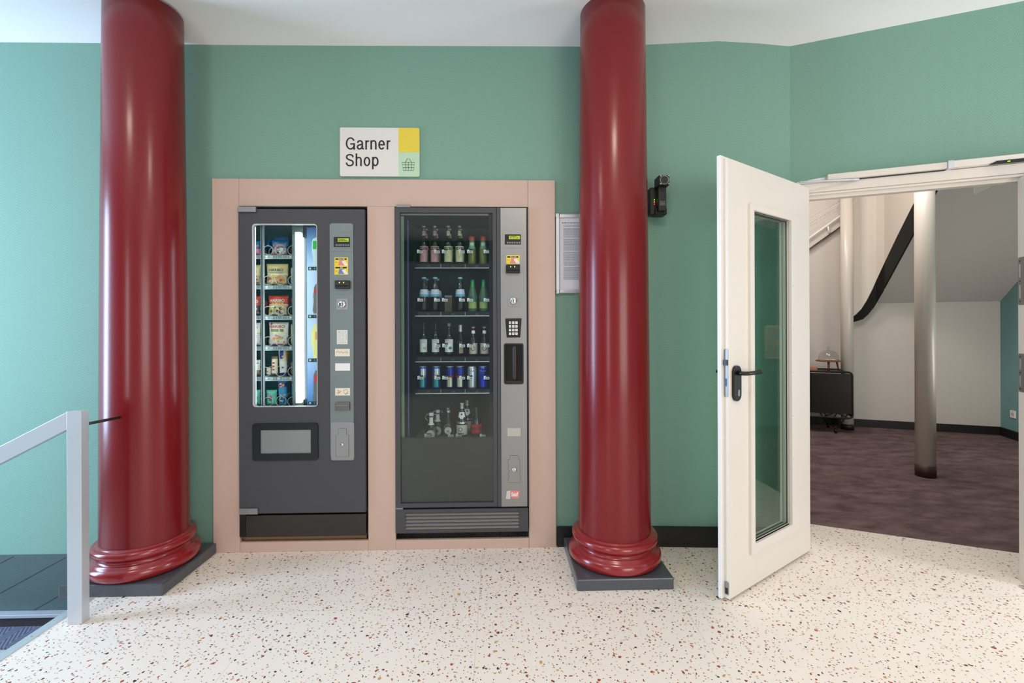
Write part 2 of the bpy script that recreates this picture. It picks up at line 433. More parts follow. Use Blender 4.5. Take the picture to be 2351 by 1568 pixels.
# floor
mb = MB()
FX = -1.905
mb.vprism([(FX, -3.7), (6, -3.7), (6, 1.01), (0, 3.77), (FX, 3.77)], -.06, 0, M_TERRAZZO)
struct(mb.build('floor', fix=False), 'cream terrazzo floor with red black and ochre chips')
mb = MB(); mb.vprism([(0, 3.77), (6, 1.01), (9, 1.01), (9, 8), (0, 8)], -.06, .002, M_CARPET)
struct(mb.build('floor_carpet', fix=False), 'plum brown carpet in the far room')
mb = MB(); mb.box(-5.0, FX-.01, 2.44, WY, zb-.06, zb, M_MAT)
struct(mb.build('floor_stair_landing', fix=False), 'sunken grey carpet with woven zigzags beside the stairs')
mb = MB(); mb.box(-5.0, FX-.01, -3.6, 2.44, zb-.08, zb-.012, mat('pale_stair_stone', (196, 192, 188), .5))
struct(mb.build('floor_stair_stone', fix=False))
mb = MB(); mb.box(FX-.008, FX, -3.6, WY-.03, zb, -.06, mat('slab_side', (60, 58, 60), .6)); struct(mb.build('wall_stair_side', fix=False))
mb = MB()
mb.box(FX-.012, FX+.03, -3.6, 2.20, -.05, .003, M_ALU)
for yy in (1.93, 2.1, 1.6, 1.2): disc(mb, FX+.01, -yy, .004, .003, M_CHROME, 10, .0045, Matrix(((1, 0, 0, 0), (0, 0, -1, 0), (0, 1, 0, 0), (0, 0, 0, 1))))
struct(mb.build('trim_2', bevel=.0015), 'aluminium nosing along the terrazzo edge')

# ceiling: old plaster that dips a little towards the walls
line = [(0, 97), (240, 99), (485, 103), (800, 105), (1100, 106), (1320, 107), (1480, 108), (1640, 107.5)]
rear = [at(x, y, WY) for x, y in line]
rear = [Vector((-5.0, WY, rear[0].z))]+rear
for x in (1815, 1900, 2000, 2100, 2200, 2351):
    y = 106+(x-1815)/(2351-1815)*(2-106)
    p = on_plane(x, y, (HX, HY, 0), NW); rear.append(p)
rear.append(DW @ Vector((3.6, 0, rear[-1].z)))
mid = []; 
for i, p in enumerate(rear):
    d = Vector((0, -1, 0)) if i < 9 else NW
    mid.append(Vector((p.x, p.y, 0))+d*.24+Vector((0, 0, CEILZ)))
far = [Vector((p.x if p.x < 4 else 5.2, -3.7, CEILZ)) for p in mid]
mb = MB(); n = len(rear); vs = []
for a, b in zip(rear, mid):
    for k in range(9):
        t = k/8; s_ = 1-(1-t)**2
        vs.append(Vector((a.x+(b.x-a.x)*t, a.y+(b.y-a.y)*t, a.z+(b.z-a.z)*s_)))
fs = [(i*9+k, i*9+k+1, (i+1)*9+k+1, (i+1)*9+k) for i in range(n-1) for k in range(8)]
mb.add(vs, fs, M_CEIL, True)
mb.add(mid+far, [(i, n+i, n+i+1, i+1) for i in range(n-1)], M_CEIL, False)
struct(mb.build('ceiling'), 'white plaster ceiling')

# baseboards
mb = MB(); bh = CAMH-(1216-749.5)/F*2.6
p0 = ox1+.06; mb.box(rect(1277, 500, 1300, 510, 2.62)[0], .60, WY-.02, WY, 0, bh, M_BASEB)
mb.vprism([(.60, WY-.02), (HX, HY-.02), (HX, HY), (.60, WY)], 0, bh, M_BASEB)
struct(mb.build('baseboard_back', fix=False), 'black skirting board between the red column and the door')

# ------------------------------------------------------------------ door frame and door leaf
def slope(px): return dwall(px, 900).x
mb = MB()
mb.box(uA-.03, uB+.31, -.022, .06, 1.985, ZH, M_DOORW)
mb.box(uA-.03, uB+.31, .012, .06, 1.955, 1.985, M_DOORW); mb.box(uA-.03, uB+.31, -.012, .06, 1.972, 1.985, M_DOORW)
mb.box(uB, uB+.31, -.062, .012, 0, 1.97, M_DOORW)
mb.box(uA-.045, uA, -.01, .13, 0, 1.985, M_DOORW)
fr = struct(mb.build('trim_3', M=DW, bevel=.003), 'white steel door frame')
for (y0, y1, nm, m) in ((590, 700, 'upper_strike_plate', M_STEEL), (812, 900, 'lower_strike_plate', M_STEEL)):
    za = dwall(2344, y1, -.02).z; zc = dwall(2344, y0, -.02).z
    TJ = DW @ Matrix(((0, 1, 0, uB), (-1, 0, 0, 0), (0, 0, 1, 0), (0, 0, 0, 1)))     # x towards the hall, y into the jamb
    mb = MB(); mb.prism(rrect(-.006, .040, za, zc, .008), -.0015, .0005, m, TJ)
    for t in (.08, .5, .92): disc(mb, .008, za+(zc-za)*t, .003, -.003, M_BLACK, 10, -.0015, TJ)
    for t in (.14, .58): mb.box(.002, .012, -.0022, -.0014, za+(zc-za)*t, za+(zc-za)*(t+.28), M_CHROME, TJ)
    mb.build(nm, fr)
mb = MB()   # closer track
mb.box(slope(1897), slope(2166), -.05, -.0, ZH+.002, ZH+.034, M_DOORW, DW)
mb.box(slope(1897)+.06, slope(2166), -.03, -.02, ZH-.003, ZH+.004, M_BASEB, DW)
mb.box(slope(2178), uB+.4, -.055, -.0, ZH+.002, ZH+.036, M_DOORW, DW)
t = thing('door_closer', 'pale grey slide rail door closer along the top of the doorway', 'door closer', tuple(DW @ Vector((slope(2166), 0, ZH))))
mb.build('rail', t, bevel=.002)
mb = MB(); mb.box(slope(2166), slope(2178), -.058, 0, ZH-.002, ZH+.038, M_ALU, DW); mb.build('end_cap', t, bevel=.001)
mb = MB(); mb.prism([(slope(1895), ZH+.033), (slope(1830)+.0, ZH+.018), (slope(1830), ZH+.006), (slope(1897), ZH+.004)], -.006, .004, M_PAPER, DW); mb.build('plaster_patch', t)
mb = MB()
u0 = slope(2256); mb.prism([(u0, ZH-.004), (u0+.03, ZH+.012), (uB+.35, ZH+.012), (uB+.35, ZH-.004)], -.058, -.05, M_BLACK, DW)
mb.box(slope(2298), slope(2304), -.0595, -.058, ZH+.002, ZH+.006, mat('green_indicator', (150, 255, 40), .4, emit=(150, 255, 40), es=2), DW); mb.build('sensor_cover', t)
mb = MB(); pa = DW @ Vector((slope(1968), -.03, ZH-.004)); pb = Vector((1.62, 2.455, ZH-.012))
mb.tube([pa, pa+(pb-pa)*.1, pb], [.010, .007, .006], M_ALU, 8); mb.build('arm', t)
mb = MB(); q = on_plane(2237, 425, Vector((HX, HY, 0))-NW*.3, NW)
mb.add([(q.x, q.y, q.z), (q.x, q.y, q.z+.04), (q.x+.12, q.y-.10, q.z+.04), (q.x+.02, q.y-.02, q.z-.002)], [(0, 1, 2, 3)], M_WHITE)
LQ = Matrix.Translation(q) @ Matrix.Rotation(-.75, 4, 'Z')
mb = MB(); mb.prism([(0, -.045), (.014, -.047), (.17, .03), (.17, .09), (0, .06)], 0, .03, M_WHITE, LQ)
tag(recentre(mb.build('door_bracket', bevel=.002)), 'small white wedge shaped bracket under the doorway header', 'bracket')

HP = Vector((1.712, 2.511, 0)); D = Vector((-.8363, -.5483, 0)); NV = Vector((.5483, -.8363, 0))
LW = math.hypot(1.037-1.712, 2.069-2.511)
DL = Matrix(((D.x, -NV.x, 0, HP.x), (D.y, -NV.y, 0, HP.y), (0, 0, 1, 0), (0, 0, 0, 1)))    # x from hinge to lock edge, y into the leaf
DLi = DL.inverted()
def leaf(px, py): return DLi @ on_plane(px, py, HP, NV)
lt = struct(thing('door_1', '', '', (HP.x, HP.y, 0)))
del lt['category']; lt['label'] = 'open white glazed door leaf with black lever handle'
a = leaf(1727, 484); b = leaf(1815, 1204); o1 = leaf(1718, 464); o2 = leaf(1828, 1217)
gx0, gx1 = b.x, a.x; gz0, gz1 = (leaf(1727, 1247).z+leaf(1815, 1204).z)/2, (leaf(1727, 484).z+leaf(1815, 508).z)/2
fx0, fx1 = o2.x, o1.x; fz0, fz1 = (leaf(1718, 1272).z+leaf(1828, 1218).z)/2, (leaf(1718, 464).z+leaf(1828, 501).z)/2
ztop = (leaf(1672, 364).z+leaf(1858, 430).z)/2; zbot = .012
mb = MB()
mb.holed([(0, zbot), (LW, zbot), (LW, ztop), (0, ztop)], [[(gx0, gz0), (gx1, gz0), (gx1, gz1), (gx0, gz1)]], 0, .042, M_DOORW, DL)
mb.box(-.01, LW+.022, .023, .042, zbot, ztop+.016, M_DOORW, DL)if False else None
mb.box(LW, LW+.022, .024, .042, zbot, ztop+.016, M_WHITE, DL); mb.box(0, LW, .024, .042, ztop, ztop+.016, M_WHITE, DL)
mb.build('leaf', lt, bevel=.0015)
for side, (ya, yb) in (('front', (-.012, .012)), ('back', (.03, .054))):
    mb = MB(); mb.holed([(fx0, fz0), (fx1, fz0), (fx1, fz1), (fx0, fz1)], [[(gx0, gz0), (gx1, gz0), (gx1, gz1), (gx0, gz1)]], ya, yb, M_DOORW, DL)
    gb = mb.build('glazing_bead', lt, bevel=.003)
    if side == 'front':
        mb = MB()
        for k in range(7):
            z = gz0+(gz1-gz0)*(k+.5)/7
            disc(mb, gx0-.012, z, .0022, -.0125, M_GREYINK, 8, -.0118, DL)
        mb.build('screw', gb)
mb = MB(); mb.box(gx0-.003, gx1+.003, .018, .026, gz0-.003, gz1+.003, M_GLASSG, DL); mb.build('glass_pane', lt)
mb = MB(); mb.holed([(gx0-.001, gz0-.001), (gx1+.001, gz0-.001), (gx1+.001, gz1+.001), (gx0-.001, gz1+.001)], [[(gx0+.005, gz0+.005), (gx1-.005, gz0+.005), (gx1-.005, gz1-.005), (gx0+.005, gz1-.005)]], .0145, .0175, M_BASEB, DL); mb.build('rubber_seal', lt)
# handles
e0 = leaf(1680, 922); e1 = leaf(1697, 838)
for sd in (0, 1):
    mb = MB(); yy = (-.012, 0) if sd == 0 else (.042, .054)
    mb.prism(rrect(e1.x, e0.x, e0.z, e1.z, (e0.x-e1.x)/2-.001, 6), yy[0], yy[1], M_BLACK, DL); ep = mb.build('escutcheon', lt, bevel=.002)
    h = leaf(1688, 856); hx, hz = h.x, h.z; sg = -1 if sd == 0 else 1; y0 = 0 if sd == 0 else .042
    mb = MB(); mb.tube([(hx, y0, hz), (hx, y0+sg*.035, hz), (hx-.004, y0+sg*.046, hz), (hx-.016, y0+sg*.052, hz), (hx-.12, y0+sg*.052, hz), (hx-.132, y0+sg*.048, hz), (hx-.137, y0+sg*.038, hz)], .0095, M_BLACK, 12, DL)
    mb.build('lever_handle', lt)
    if sd == 0:
        mb = MB(); kz = e0.z+.035; mb.prism(rrect(hx-.008, hx+.008, kz-.012, kz+.02, .0075, 6), -.018, -.012, M_CHROME, DL); mb.build('key_cylinder', ep)
zz0, zz1 = leaf(1672, 923).z, leaf(1672, 806).z
T2 = DL @ Matrix(((0, 1, 0, LW), (1, 0, 0, 0), (0, 0, 1, 0), (0, 0, 0, 1)))      # x across the thickness, y outward from the lock edge
mb = MB(); mb.prism(rrect(.002, .022, zz0+.02, zz1+.01, .009), 0, .002, M_STEEL, T2)
mb.box(.004, .020, .002, .010, (zz0+zz1)/2+.05, (zz0+zz1)/2+.075, M_BLACK, T2)
mb.box(.007, .017, .002, .0025, (zz0+zz1)/2-.045, (zz0+zz1)/2-.01, mat('blue_lock_label', (70, 100, 150), .5), T2)
mb.build('lock_plate', lt)
mb = MB(); mb.prism(rrect(.003, .021, .03, .09, .006), 0, .003, M_STEEL, T2); mb.box(.006, .018, .003, .004, .035, .062, M_BLACK, T2); mb.build('floor_bolt', lt)
fh = DW @ Vector((uB+.004, -.07, 0))
mb = MB(); mb.box(-.04, .05, -.02, .02, .001, .006, M_CHROME); mb.box(.02, .035, -.008, .008, .006, .05, M_STEEL); mb.tube([(.027, 0, .05), (.02, -.01, .03), (.0, -.018, .012)], .004, M_CHROME, 8)
o = mb.build('floor_catch', M=Matrix.Translation(fh)); tag(o, 'small metal floor catch at the foot of the right door jamb', 'door catch')

# ================================================================== COLUMNS
def column(cx, cy, x0, x1, y0, top, label, x_cut=None):
    t = thing('column', label, 'column', (cx, cy, 0), group=None)
    mb = MB(); prof = [(.186, .15)]
    for k in range(17):
        z = .16+(top-.16)*k/16; prof.append((.186-(.186-.166)*(k/16)**1.3, z))
    mb.lathe(prof, M_RED, (cx, cy, 0), 72); mb.build('shaft', t)
    mb = MB(); pr = [(.205, .056), (.224, .058), (.234, .070), (.2365, .086), (.233, .102), (.224, .113), (.213, .118), (.212, .123), (.203, .126), (.197, .133), (.196, .141), (.200, .147),
                     (.206, .149), (.207, .153), (.214, .156), (.2185, .166), (.2185, .176), (.214, .186), (.205, .191), (.196, .192), (.195, .196), (.187, .198), (.184, .20)]
    mb.lathe(pr, M_REDB, (cx, cy, 0), 72); mb.build('moulded_base', t)
    mb = MB(); mb.box(x0, x1, y0, WY-.021, 0, .056, M_PLINTH); mb.build('plinth', t, bevel=.006)
    return t
column(-1.812, 2.43, -2.046, -1.571, 2.205, 2.87, 'thick glossy red column behind the handrail post, left of the snack machine')
column(.598, 2.412, .363, .826, 2.178, 2.90, 'glossy red column between the vending machines and the open white door')

# ================================================================== HANDRAIL
t = thing('stair_handrail', 'brushed aluminium handrail and square post at the top of the stairs', 'handrail', (-1.794, 2.026, 0))
mb = MB(); mb.box(-1.824, -1.764, 2.007, 2.045, .001, .899, M_ALU); mb.build('post', t, bevel=.0015)
mb = MB(); s_ = (1023.5-945)/152.5
x1_ = -1.824; x0_ = -3.6; zt = .897
mb.add([(x1_, 2.01, zt), (x0_, 2.01, zt-s_*(x1_-x0_)), (x0_, 2.01, zt-.074-s_*(x1_-x0_)), (x1_, 2.01, zt-.074)]+[(x1_, 2.042, zt), (x0_, 2.042, zt-s_*(x1_-x0_)), (x0_, 2.042, zt-.074-s_*(x1_-x0_)), (x1_, 2.042, zt-.074)],
       [(0, 1, 2, 3), (7, 6, 5, 4), (0, 4, 5, 1), (3, 2, 6, 7), (0, 3, 7, 4), (1, 5, 6, 2)], M_ALU)
mb.build('rail', t, bevel=.002)
mb = MB(); mb.box(-3.66, -3.60, 2.007, 2.045, zb-.011, zt-s_*(x1_-x0_), M_ALU); mb.build('post', t, bevel=.0015)
mb = MB(); mb.tube([(-1.785, 2.044, .836), (-1.80, 2.262, .826)], .0065, mat('dark_steel_rod', (70, 68, 66), .4, .7), 10); mb.build('wall_tie', t)

# ================================================================== VENDING SURROUND
FY = 2.620
sur = thing('vending_surround', 'pink tan panel surround framing both vending machines', 'cladding', (at(880, 1268, FY).x, FY, 0))
def panel(nm, x0, y0, x1, y1, tofloor=False, Yf=FY, th=.0195, m=M_PINK):
    a, b, c, d = rect(x0, y0, x1, y1, Yf)
    mb = MB(); mb.box(a, b, Yf, Yf+th, 0.0005 if tofloor else c, d, m); return mb.build(nm, sur, bevel=.001)
zt_ = rect(487, 411, 1275, 474, FY)
X = lambda px, py=760: at(px, py, FY).x
Z = lambda py, px=880: at(px, py, FY).z
def pw(nm, xa, xb, za, zb_, y0=FY, y1=FY+.0195, m=M_PINK):
    mb = MB(); mb.box(xa, xb, y0, y1, za, zb_, m); return mb.build(nm, sur, bevel=.001)
Z1 = Z(412); Z2 = Z(474); e = .0006
pw('side_panel', X(488), X(549.5)-e, .0005, Z1); pw('side_panel', X(1213)+e, X(1275), .0005, Z1)
pw('top_panel', X(549.5)+e, X(1213)-e, Z2, Z1)
pw('middle_panel', X(844), X(907), .0005, Z2-e)
pw('bottom_panel', X(549.5)+e, X(844)-e, .0005, Z(1240)); pw('bottom_panel', X(907)+e, X(1213)-e, .0005, Z(1238, 1060))
# niche lining behind
mb = MB()
nx0, nx1 = ox0, ox1
mb.box(nx0-.02, nx0-.001, YB, 3.45, 0, oz1+.02, M_VOID); mb.box(nx1+.001, nx1+.02, YB, 3.45, 0, oz1+.02, M_VOID)
mb.box(nx0-.02, nx1+.02, 3.45, 3.47, 0, oz1+.02, M_VOID); mb.box(nx0-.02, nx1+.02, YB, 3.45, oz1+.001, oz1+.02, M_VOID)
struct(mb.build('wall_niche', fix=False))

# ------------------------------------------------------------------ shared machine fittings
def plate(par, nm, x0, y0, x1, y1, Yf, th, m, r=0.0, bevel=.0008):
    a, b, c, d = rect(x0, y0, x1, y1, Yf); mb = MB()
    if r: mb.prism(rrect(a, b, c, d, r), Yf, Yf+th, m)
    else: mb.box(a, b, Yf, Yf+th, c, d, m)
    return mb.build(nm, par, bevel=bevel)
def px_box(mb, x0, y0, x1, y1, Yf, th, m):
    a, b, c, d = rect(x0, y0, x1, y1, Yf); mb.box(a, b, Yf, Yf+th, c, d, m)
def px_poly(mb, pts, Yf, th, m):
    mb.prism([(at(x, y, Yf).x, at(x, y, Yf).z) for x, y in pts], Yf, Yf+th, m)
def px_text(mb, s, x0, y0, x1, y1, Yf, m, bold=0):
    a, b, c, d = rect(x0, y0, x1, y1, Yf); text(mb, s, a, b, c, d, Yf, m, bold)
def px_disc(mb, x, y, r, Yf, th, m, n=24):
    p = at(x, y, Yf); disc(mb, p.x, p.z, r, Yf, m, n, Yf+th)
def display(par, x0, y0, x1, y1, Yf):
    d = plate(par, 'display', x0, y0, x1, y1, Yf-.003, .003, M_BLACK)
    w_ = x1-x0; h_ = y1-y0
    mb = MB(); px_box(mb, x0+w_*.25, y0+h_*.14, x0+w_*.94, y0+h_*.48, Yf-.0038, .001, M_LCD)
    q_ = rect(x0+w_*.30, y0+h_*.21, x0+w_*.70, y0+h_*.28, Yf); dashes(mb, *q_, Yf-.0042, mat('lcd_ink', (70, 84, 10), .6), random.Random(4)); q_ = rect(x0+w_*.30, y0+h_*.34, x0+w_*.88, y0+h_*.41, Yf); dashes(mb, *q_, Yf-.0042, mat('lcd_ink', (70, 84, 10), .6), random.Random(5)); mb.build('screen', d)
    for k in range(6):
        mb = MB(); px_disc(mb, x0+w_*(.18+.145*k), y0+h_*.83, .0055, Yf-.0042, .0012, M_GREYINK, 16); mb.build('coin_symbol', d)
def banknote_sticker(par, x0, y0, x1, y1, Yf, heads):
    mb = MB(); px_box(mb, x0, y0, x1, y1, Yf-.0008, .0008, M_YEL)
    n = len(heads); H = (y1-y0)/n
    for i, (hd, note) in enumerate(heads):
        ya = y0+H*i
        px_box(mb, x0+2, ya+H*.10, x1-3, ya+H*.28, Yf-.0011, .0003, M_BLACK); cw = .235 if len(hd) > 3 else .10; px_text(mb, hd, x0+(x1-x0)*(.515-cw), ya+H*.12, x0+(x1-x0)*(.515+cw), ya+H*.26, Yf-.0014, M_PAPER, .02)
        px_poly(mb, [(x0+8, ya+H*.92), (x0+11, ya+H*.32), (x0+22, ya+H*.32), (x0+22, ya+H*.92)], Yf-.0012, .0003, note)
        px_poly(mb, [(x0+17, ya+H*.45), (x0+20, ya+H*.38), (x0+26, ya+H*.48), (x1-.5, ya+H*.86), (x1-.5, ya+H*.98), (x1-7, ya+H*.98), (x0+18, ya+H*.6)], Yf-.0015, .0003, M_SKIN)
        px_text(mb, 'NR. 5', x0+2.2, ya+H*.52, x0+7.5, ya+H*.62, Yf-.0012, M_INK)
    mb.build('instruction_sticker', par)
def note_reader(par, x0, y0, x1, y1, Yf):
    p = plate(par, 'banknote_slot', x0, y0, x1, y1, Yf-.022, .022, M_BLACK, bevel=.0025)
    mb = MB(); h_ = y1-y0
    px_box(mb, x0+1.5, y0+h_*.60, x1-1.5, y0+h_*.74, Yf-.0228, .001, M_VOID)
    for fx in (.33, .62):
        c = x0+(x1-x0)*fx; px_poly(mb, [(c-1.6, y0+h_*.22), (c+1.6, y0+h_*.22), (c, y0+h_*.38)], Yf-.0228, .001, mat('yellow_arrow_light', (220, 230, 60), .4, emit=(220, 230, 60), es=1.2))
    mb.build('arrow_light', p)
def cam_lock(par, x0, y0, x1, y1, Yf):
    p = plate(par, 'lock', x0, y0, x1, y1, Yf-.003, .003, M_STEEL, r=.006)
    mb = MB(); cx_, cy_ = (x0+x1)/2, (y0+y1)/2; c = at(cx_, cy_, Yf)
    T = Matrix.Translation(c) @ Matrix.Rotation(PI/2, 4, 'X')
    mb.lathe([(.0215, .003), (.0215, .009), (.018, .013), (0, .014)], M_CHROME, T=T); 
    c2 = at(cx_, cy_, Yf-.0145); mb.box(c2.x-.0012, c2.x+.0012, Yf-.0148, Yf-.012, c2.z-.016, c2.z+.016, M_BLACK)
    mb.build('lock_barrel', p)
def keypad(par, x0, y0, x1, y1, Yf, mk, mbase, m_ink=M_GREYINK):
    p = plate(par, 'keypad', x0, y0, x1, y1, Yf-.003, .003, mbase)
    w_, h_ = (x1-x0), (y1-y0); keys = '123456789C0K'
    for k, ch in enumerate(keys):
        r_, c_ = divmod(k, 3)
        mb = MB(); xa = x0+w_*(.10+.29*c_); ya = y0+h_*(.07+.235*r_)
        px_box(mb, xa, ya, xa+w_*.2, ya+h_*.155, Yf-.0065, .004, mk); px_text(mb, ch, xa+w_*.07, ya+h_*.035, xa+w_*.13, ya+h_*.12, Yf-.0069, m_ink)
        mb.build('key', p)

# ================================================================== SNACK MACHINE
V1 = 2.598
sm = thing('snack_vending_machine', 'charcoal snack vending machine with lit narrow window, left of the drinks machine', 'vending machine', (at(693, 1240, V1).x, V1, 0))
a, b, c, d = rect(548, 480, 838, 1178, V1)
wa, wb, wc, wd = rect(580, 514, 729, 934, V1)
mb = MB(); mb.holed([(a, c), (b, c), (b, d), (a, d)], [rrect(wa, wb, wc, wd, .018)], V1, V1+.03, M_CHAR); mb.build('door', sm, bevel=.0015)
mb = MB(); mb.holed(rrect(wa+.0002, wb-.0002, wc+.0002, wd-.0002, .018), [rrect(wa+.006, wb-.003, wc+.003, wd-.004, .016)], V1-.003, V1+.02, M_ALU); mb.build('window_frame', sm)
mb = MB(); mb.box(wa+.003, wb-.002, V1+.008, V1+.012, wc+.003, wd-.003, M_GLASS); mb.build('window_glass', sm)
# cabinet shell
bz = Z(1233, 690); kz = Z(1181, 690)
mb = MB(); ia, ib = a-.085, at(842, 700, V1+.03).x-.006
IT, IB_ = d-.015, wc-.05
mb.box(ia-.02, ia, 2.641, 3.30, bz, d-.002, M_BLACK); mb.box(ib, ib+.006, 2.641, 3.30, bz, d-.002, M_BLACK)
mb.box(ia-.02, ib+.006, 3.28, 3.30, bz, d-.002, M_BLACK); mb.box(ia, ib, 2.641, 3.28, IT, d-.002, M_BLACK); mb.box(ia, ib, 2.641, 3.28, bz, wc-.06, M_BLACK)
mb.build('cabinet', sm)
mb = MB()
mb.box(ia+.001, ib-.16, 2.955, 2.965, wc-.06, IT-.001, M_TEALIN); mb.box(ia+.001, ia+.006, 2.641, 2.954, wc-.06, IT-.001, M_TEALIN)
mb.box(ia+.006, ib-.17, V1+.06, 2.954, IT-.006, IT-.001, M_TEALIN); mb.build('cabinet_lining', sm)
mb = MB(); px_box(mb, 551, 1182, 840, 1232, V1+.012, .02, M_KICK); mb.build('kick_panel', sm, bevel=.002)
mb = MB(); px_box(mb, 550, 1181, 564, 1232, V1+.008, .003, M_BLACK); mb.build('kick_panel_tape', sm, bevel=.0005)
for q in ((545, 474.5, 587, 486.5), (549, 1168, 591, 1181.5)):
    plate(sm, 'hinge', *q, V1-.012, .012, M_STEEL)
mb = MB(); x0_, x1_, z0_, z1_ = rect(556, 1228, 842, 1245, 2.66); mb.box(x0_, x1_, 2.66, 2.69, .02, z1_, M_WOODB); mb.build('support_board', sm)
# feet
for fx in (570, 825):
    p = at(fx, 1200, 2.75); mb = MB(); mb.lathe([(.02, .001), (.02, bz)], M_BLACK, (p.x, 2.80, 0), 16); mb.build('foot', sm)
# delivery flap
q = rect(580, 972, 730, 1057, V1-.006); qi = rect(598, 987, 714, 1041, V1-.006)
mb = MB(); mb.holed(rrect(q[0], q[1], q[2], q[3], .014), [rrect(qi[0], qi[1], qi[2], qi[3], .002)], V1-.010, V1, M_BLACK); fl = mb.build('flap_frame', sm, bevel=.002)
mb = MB(); mb.box(qi[0], qi[1], V1-.003, V1-.0005, qi[2], qi[3], M_STEEL); mb.build('delivery_flap', sm)
# control panel
cp = plate(sm, 'control_panel', 757.5, 512.5, 811.5, 1050, V1-.003, .003, M_STEELG, r=.014)
for q in ((762, 533, 808.5, 577), (763, 632, 808.5, 675)):
    plate(sm, 'recessed_plate', *q, V1-.0045, .0015, M_STEELG)
display(sm, 766, 544, 803, 566.5, V1-.0045)
banknote_sticker(sm, 768, 591, 799, 630.5, V1-.003, (('5€ & 10€', M_NOTER), ('5€', M_NOTEB)))
note_reader(sm, 768, 643.5, 801.5, 662.5, V1-.0045)
cam_lock(sm, 772, 685.5, 799, 711.5, V1-.003)
keypad(sm, 773, 757.5, 798, 790.5, V1-.003, M_CREAMP, M_ALU)
for (q, m, kind) in (((769, 801, 803, 818), M_CREAMP, 1), ((769.5, 834, 803.5, 851), M_PAPER, 0), ((769.5, 891, 803.5, 908), M_CREAMP, 2)):
    mb = MB(); px_box(mb, *q, V1-.0042, .0012, m)
    if kind == 1:
        mb.tube([at(x, y, V1-.0045) for x, y in ((772, 810), (776, 806), (780, 810), (784, 806.5), (786, 810))], .0008, M_INK, 5); px_box(mb, 787, 809, 790, 810, V1-.0046, .0004, M_INK)
        mb.tube([at(x, y, V1-.0045) for x, y in ((792, 809), (796, 806), (799, 810), (794, 811))], .0008, M_INK, 5)
    if kind == 2:
        mb.tube([at(x, y, V1-.0045) for x, y in ((773, 903), (779, 900), (775, 896), (783, 898), (776, 905))], .0010, M_INK, 5)
        mb.tube([at(x, y, V1-.0045) for x, y in ((789, 896), (796, 894), (799, 899), (792, 905), (789, 900), (789, 896))], .0008, M_INK, 5); mb.tube([at(x, y, V1-.0045) for x, y in ((793, 906), (799, 902))], .001, M_INK, 5)
    mb.build('pictogram_label' if kind else 'blank_label', sm)
plate(sm, 'coin_slot', 769, 924, 802, 942.5, V1-.016, .013, mat('dark_steel', (112, 106, 102), .35, .8), bevel=.002)
mb = MB(); px_box(mb, 771, 930, 799, 932, V1-.0175, .002, M_CHROME); mb.build('coin_lever', sm)
lp = plate(sm, 'coin_return_plate', 759.5, 969, 813, 1057, V1-.005, .005, M_STEEL, r=.012)
mb = MB()
pts = [(776.5, 984), (795.5, 984), (795.5, 998), (801, 998), (801, 1048.5), (771, 1048.5), (771, 998), (776.5, 998)]
mb.prism([(at(x, y, V1-.0055).x, at(x, y, V1-.0055).z) for x, y in pts], V1-.0062, V1-.005, M_STEEL); 
P3 = [at(x, y, V1-.0062) for x, y in pts]; mb.tube(P3, .0007, M_BLACK, 5, closed=True); mb.build('coin_return_door', lp)
mb = MB(); p = at(786.5, 1020.5, V1); mb.lathe([(.009, .006), (.009, .011), (.006, .013), (0, .013)], M_CHROME, T=Matrix.Translation(p) @ Matrix.Rotation(PI/2, 4, 'X')); mb.box(p.x-.001, p.x+.001, V1-.0138, V1-.012, p.z-.006, p.z+.002, M_BLACK); mb.build('key_lock', lp)
# lamp strips and the divider post inside the window
mb = MB(); q = rect(678.5, 533, 690, 925, V1+.05); mb.box(q[0], q[1], V1+.05, V1+.075, q[2], q[3], M_LED); mb.build('lamp_tube', sm)
mb = MB(); q = rect(692, 545, 696.5, 917, V1+.04); mb.box(q[0], q[1], V1+.04, V1+.05, q[2], q[3], M_LED2); mb.build('thin_lamp_tube', sm)
mb = MB(); q = rect(582.5, 520, 585.5, 928, V1+.035); mb.box(q[0], q[1], V1+.035, V1+.045, q[2], q[3], mat('side_lamp_strip', (255, 255, 255), .5, emit=(230, 244, 250), es=13)); mb.build('side_lamp_strip', sm)
mb = MB(); q = rect(672, 516, 692, 931, V1+.075); mb.box(q[0]-.002, q[1]+.01, V1+.0755, V1+.095, q[2], q[3], M_STEELG)
q = rect(697, 516, 706, 931, V1+.05); mb.box(q[0], q[1]+.002, V1+.06, V1+.09, q[2], q[3], mat('dark_teal_profile', (16, 36, 42), .5)); mb.build('lamp_housing', sm)
mb = MB(); q = rect(599, 516, 604, 932, V1+.05); mb.box(q[0], q[0]+.0018, V1+.05, V1+.07, q[2], q[3], M_ALU); mb.box(q[1]-.0018, q[1], V1+.05, V1+.07, q[2], q[3], M_ALU); mb.box(q[0]+.0018, q[1]-.0018, V1+.055, V1+.07, q[2], q[3], M_DARKIN); mb.build('divider_post', sm)
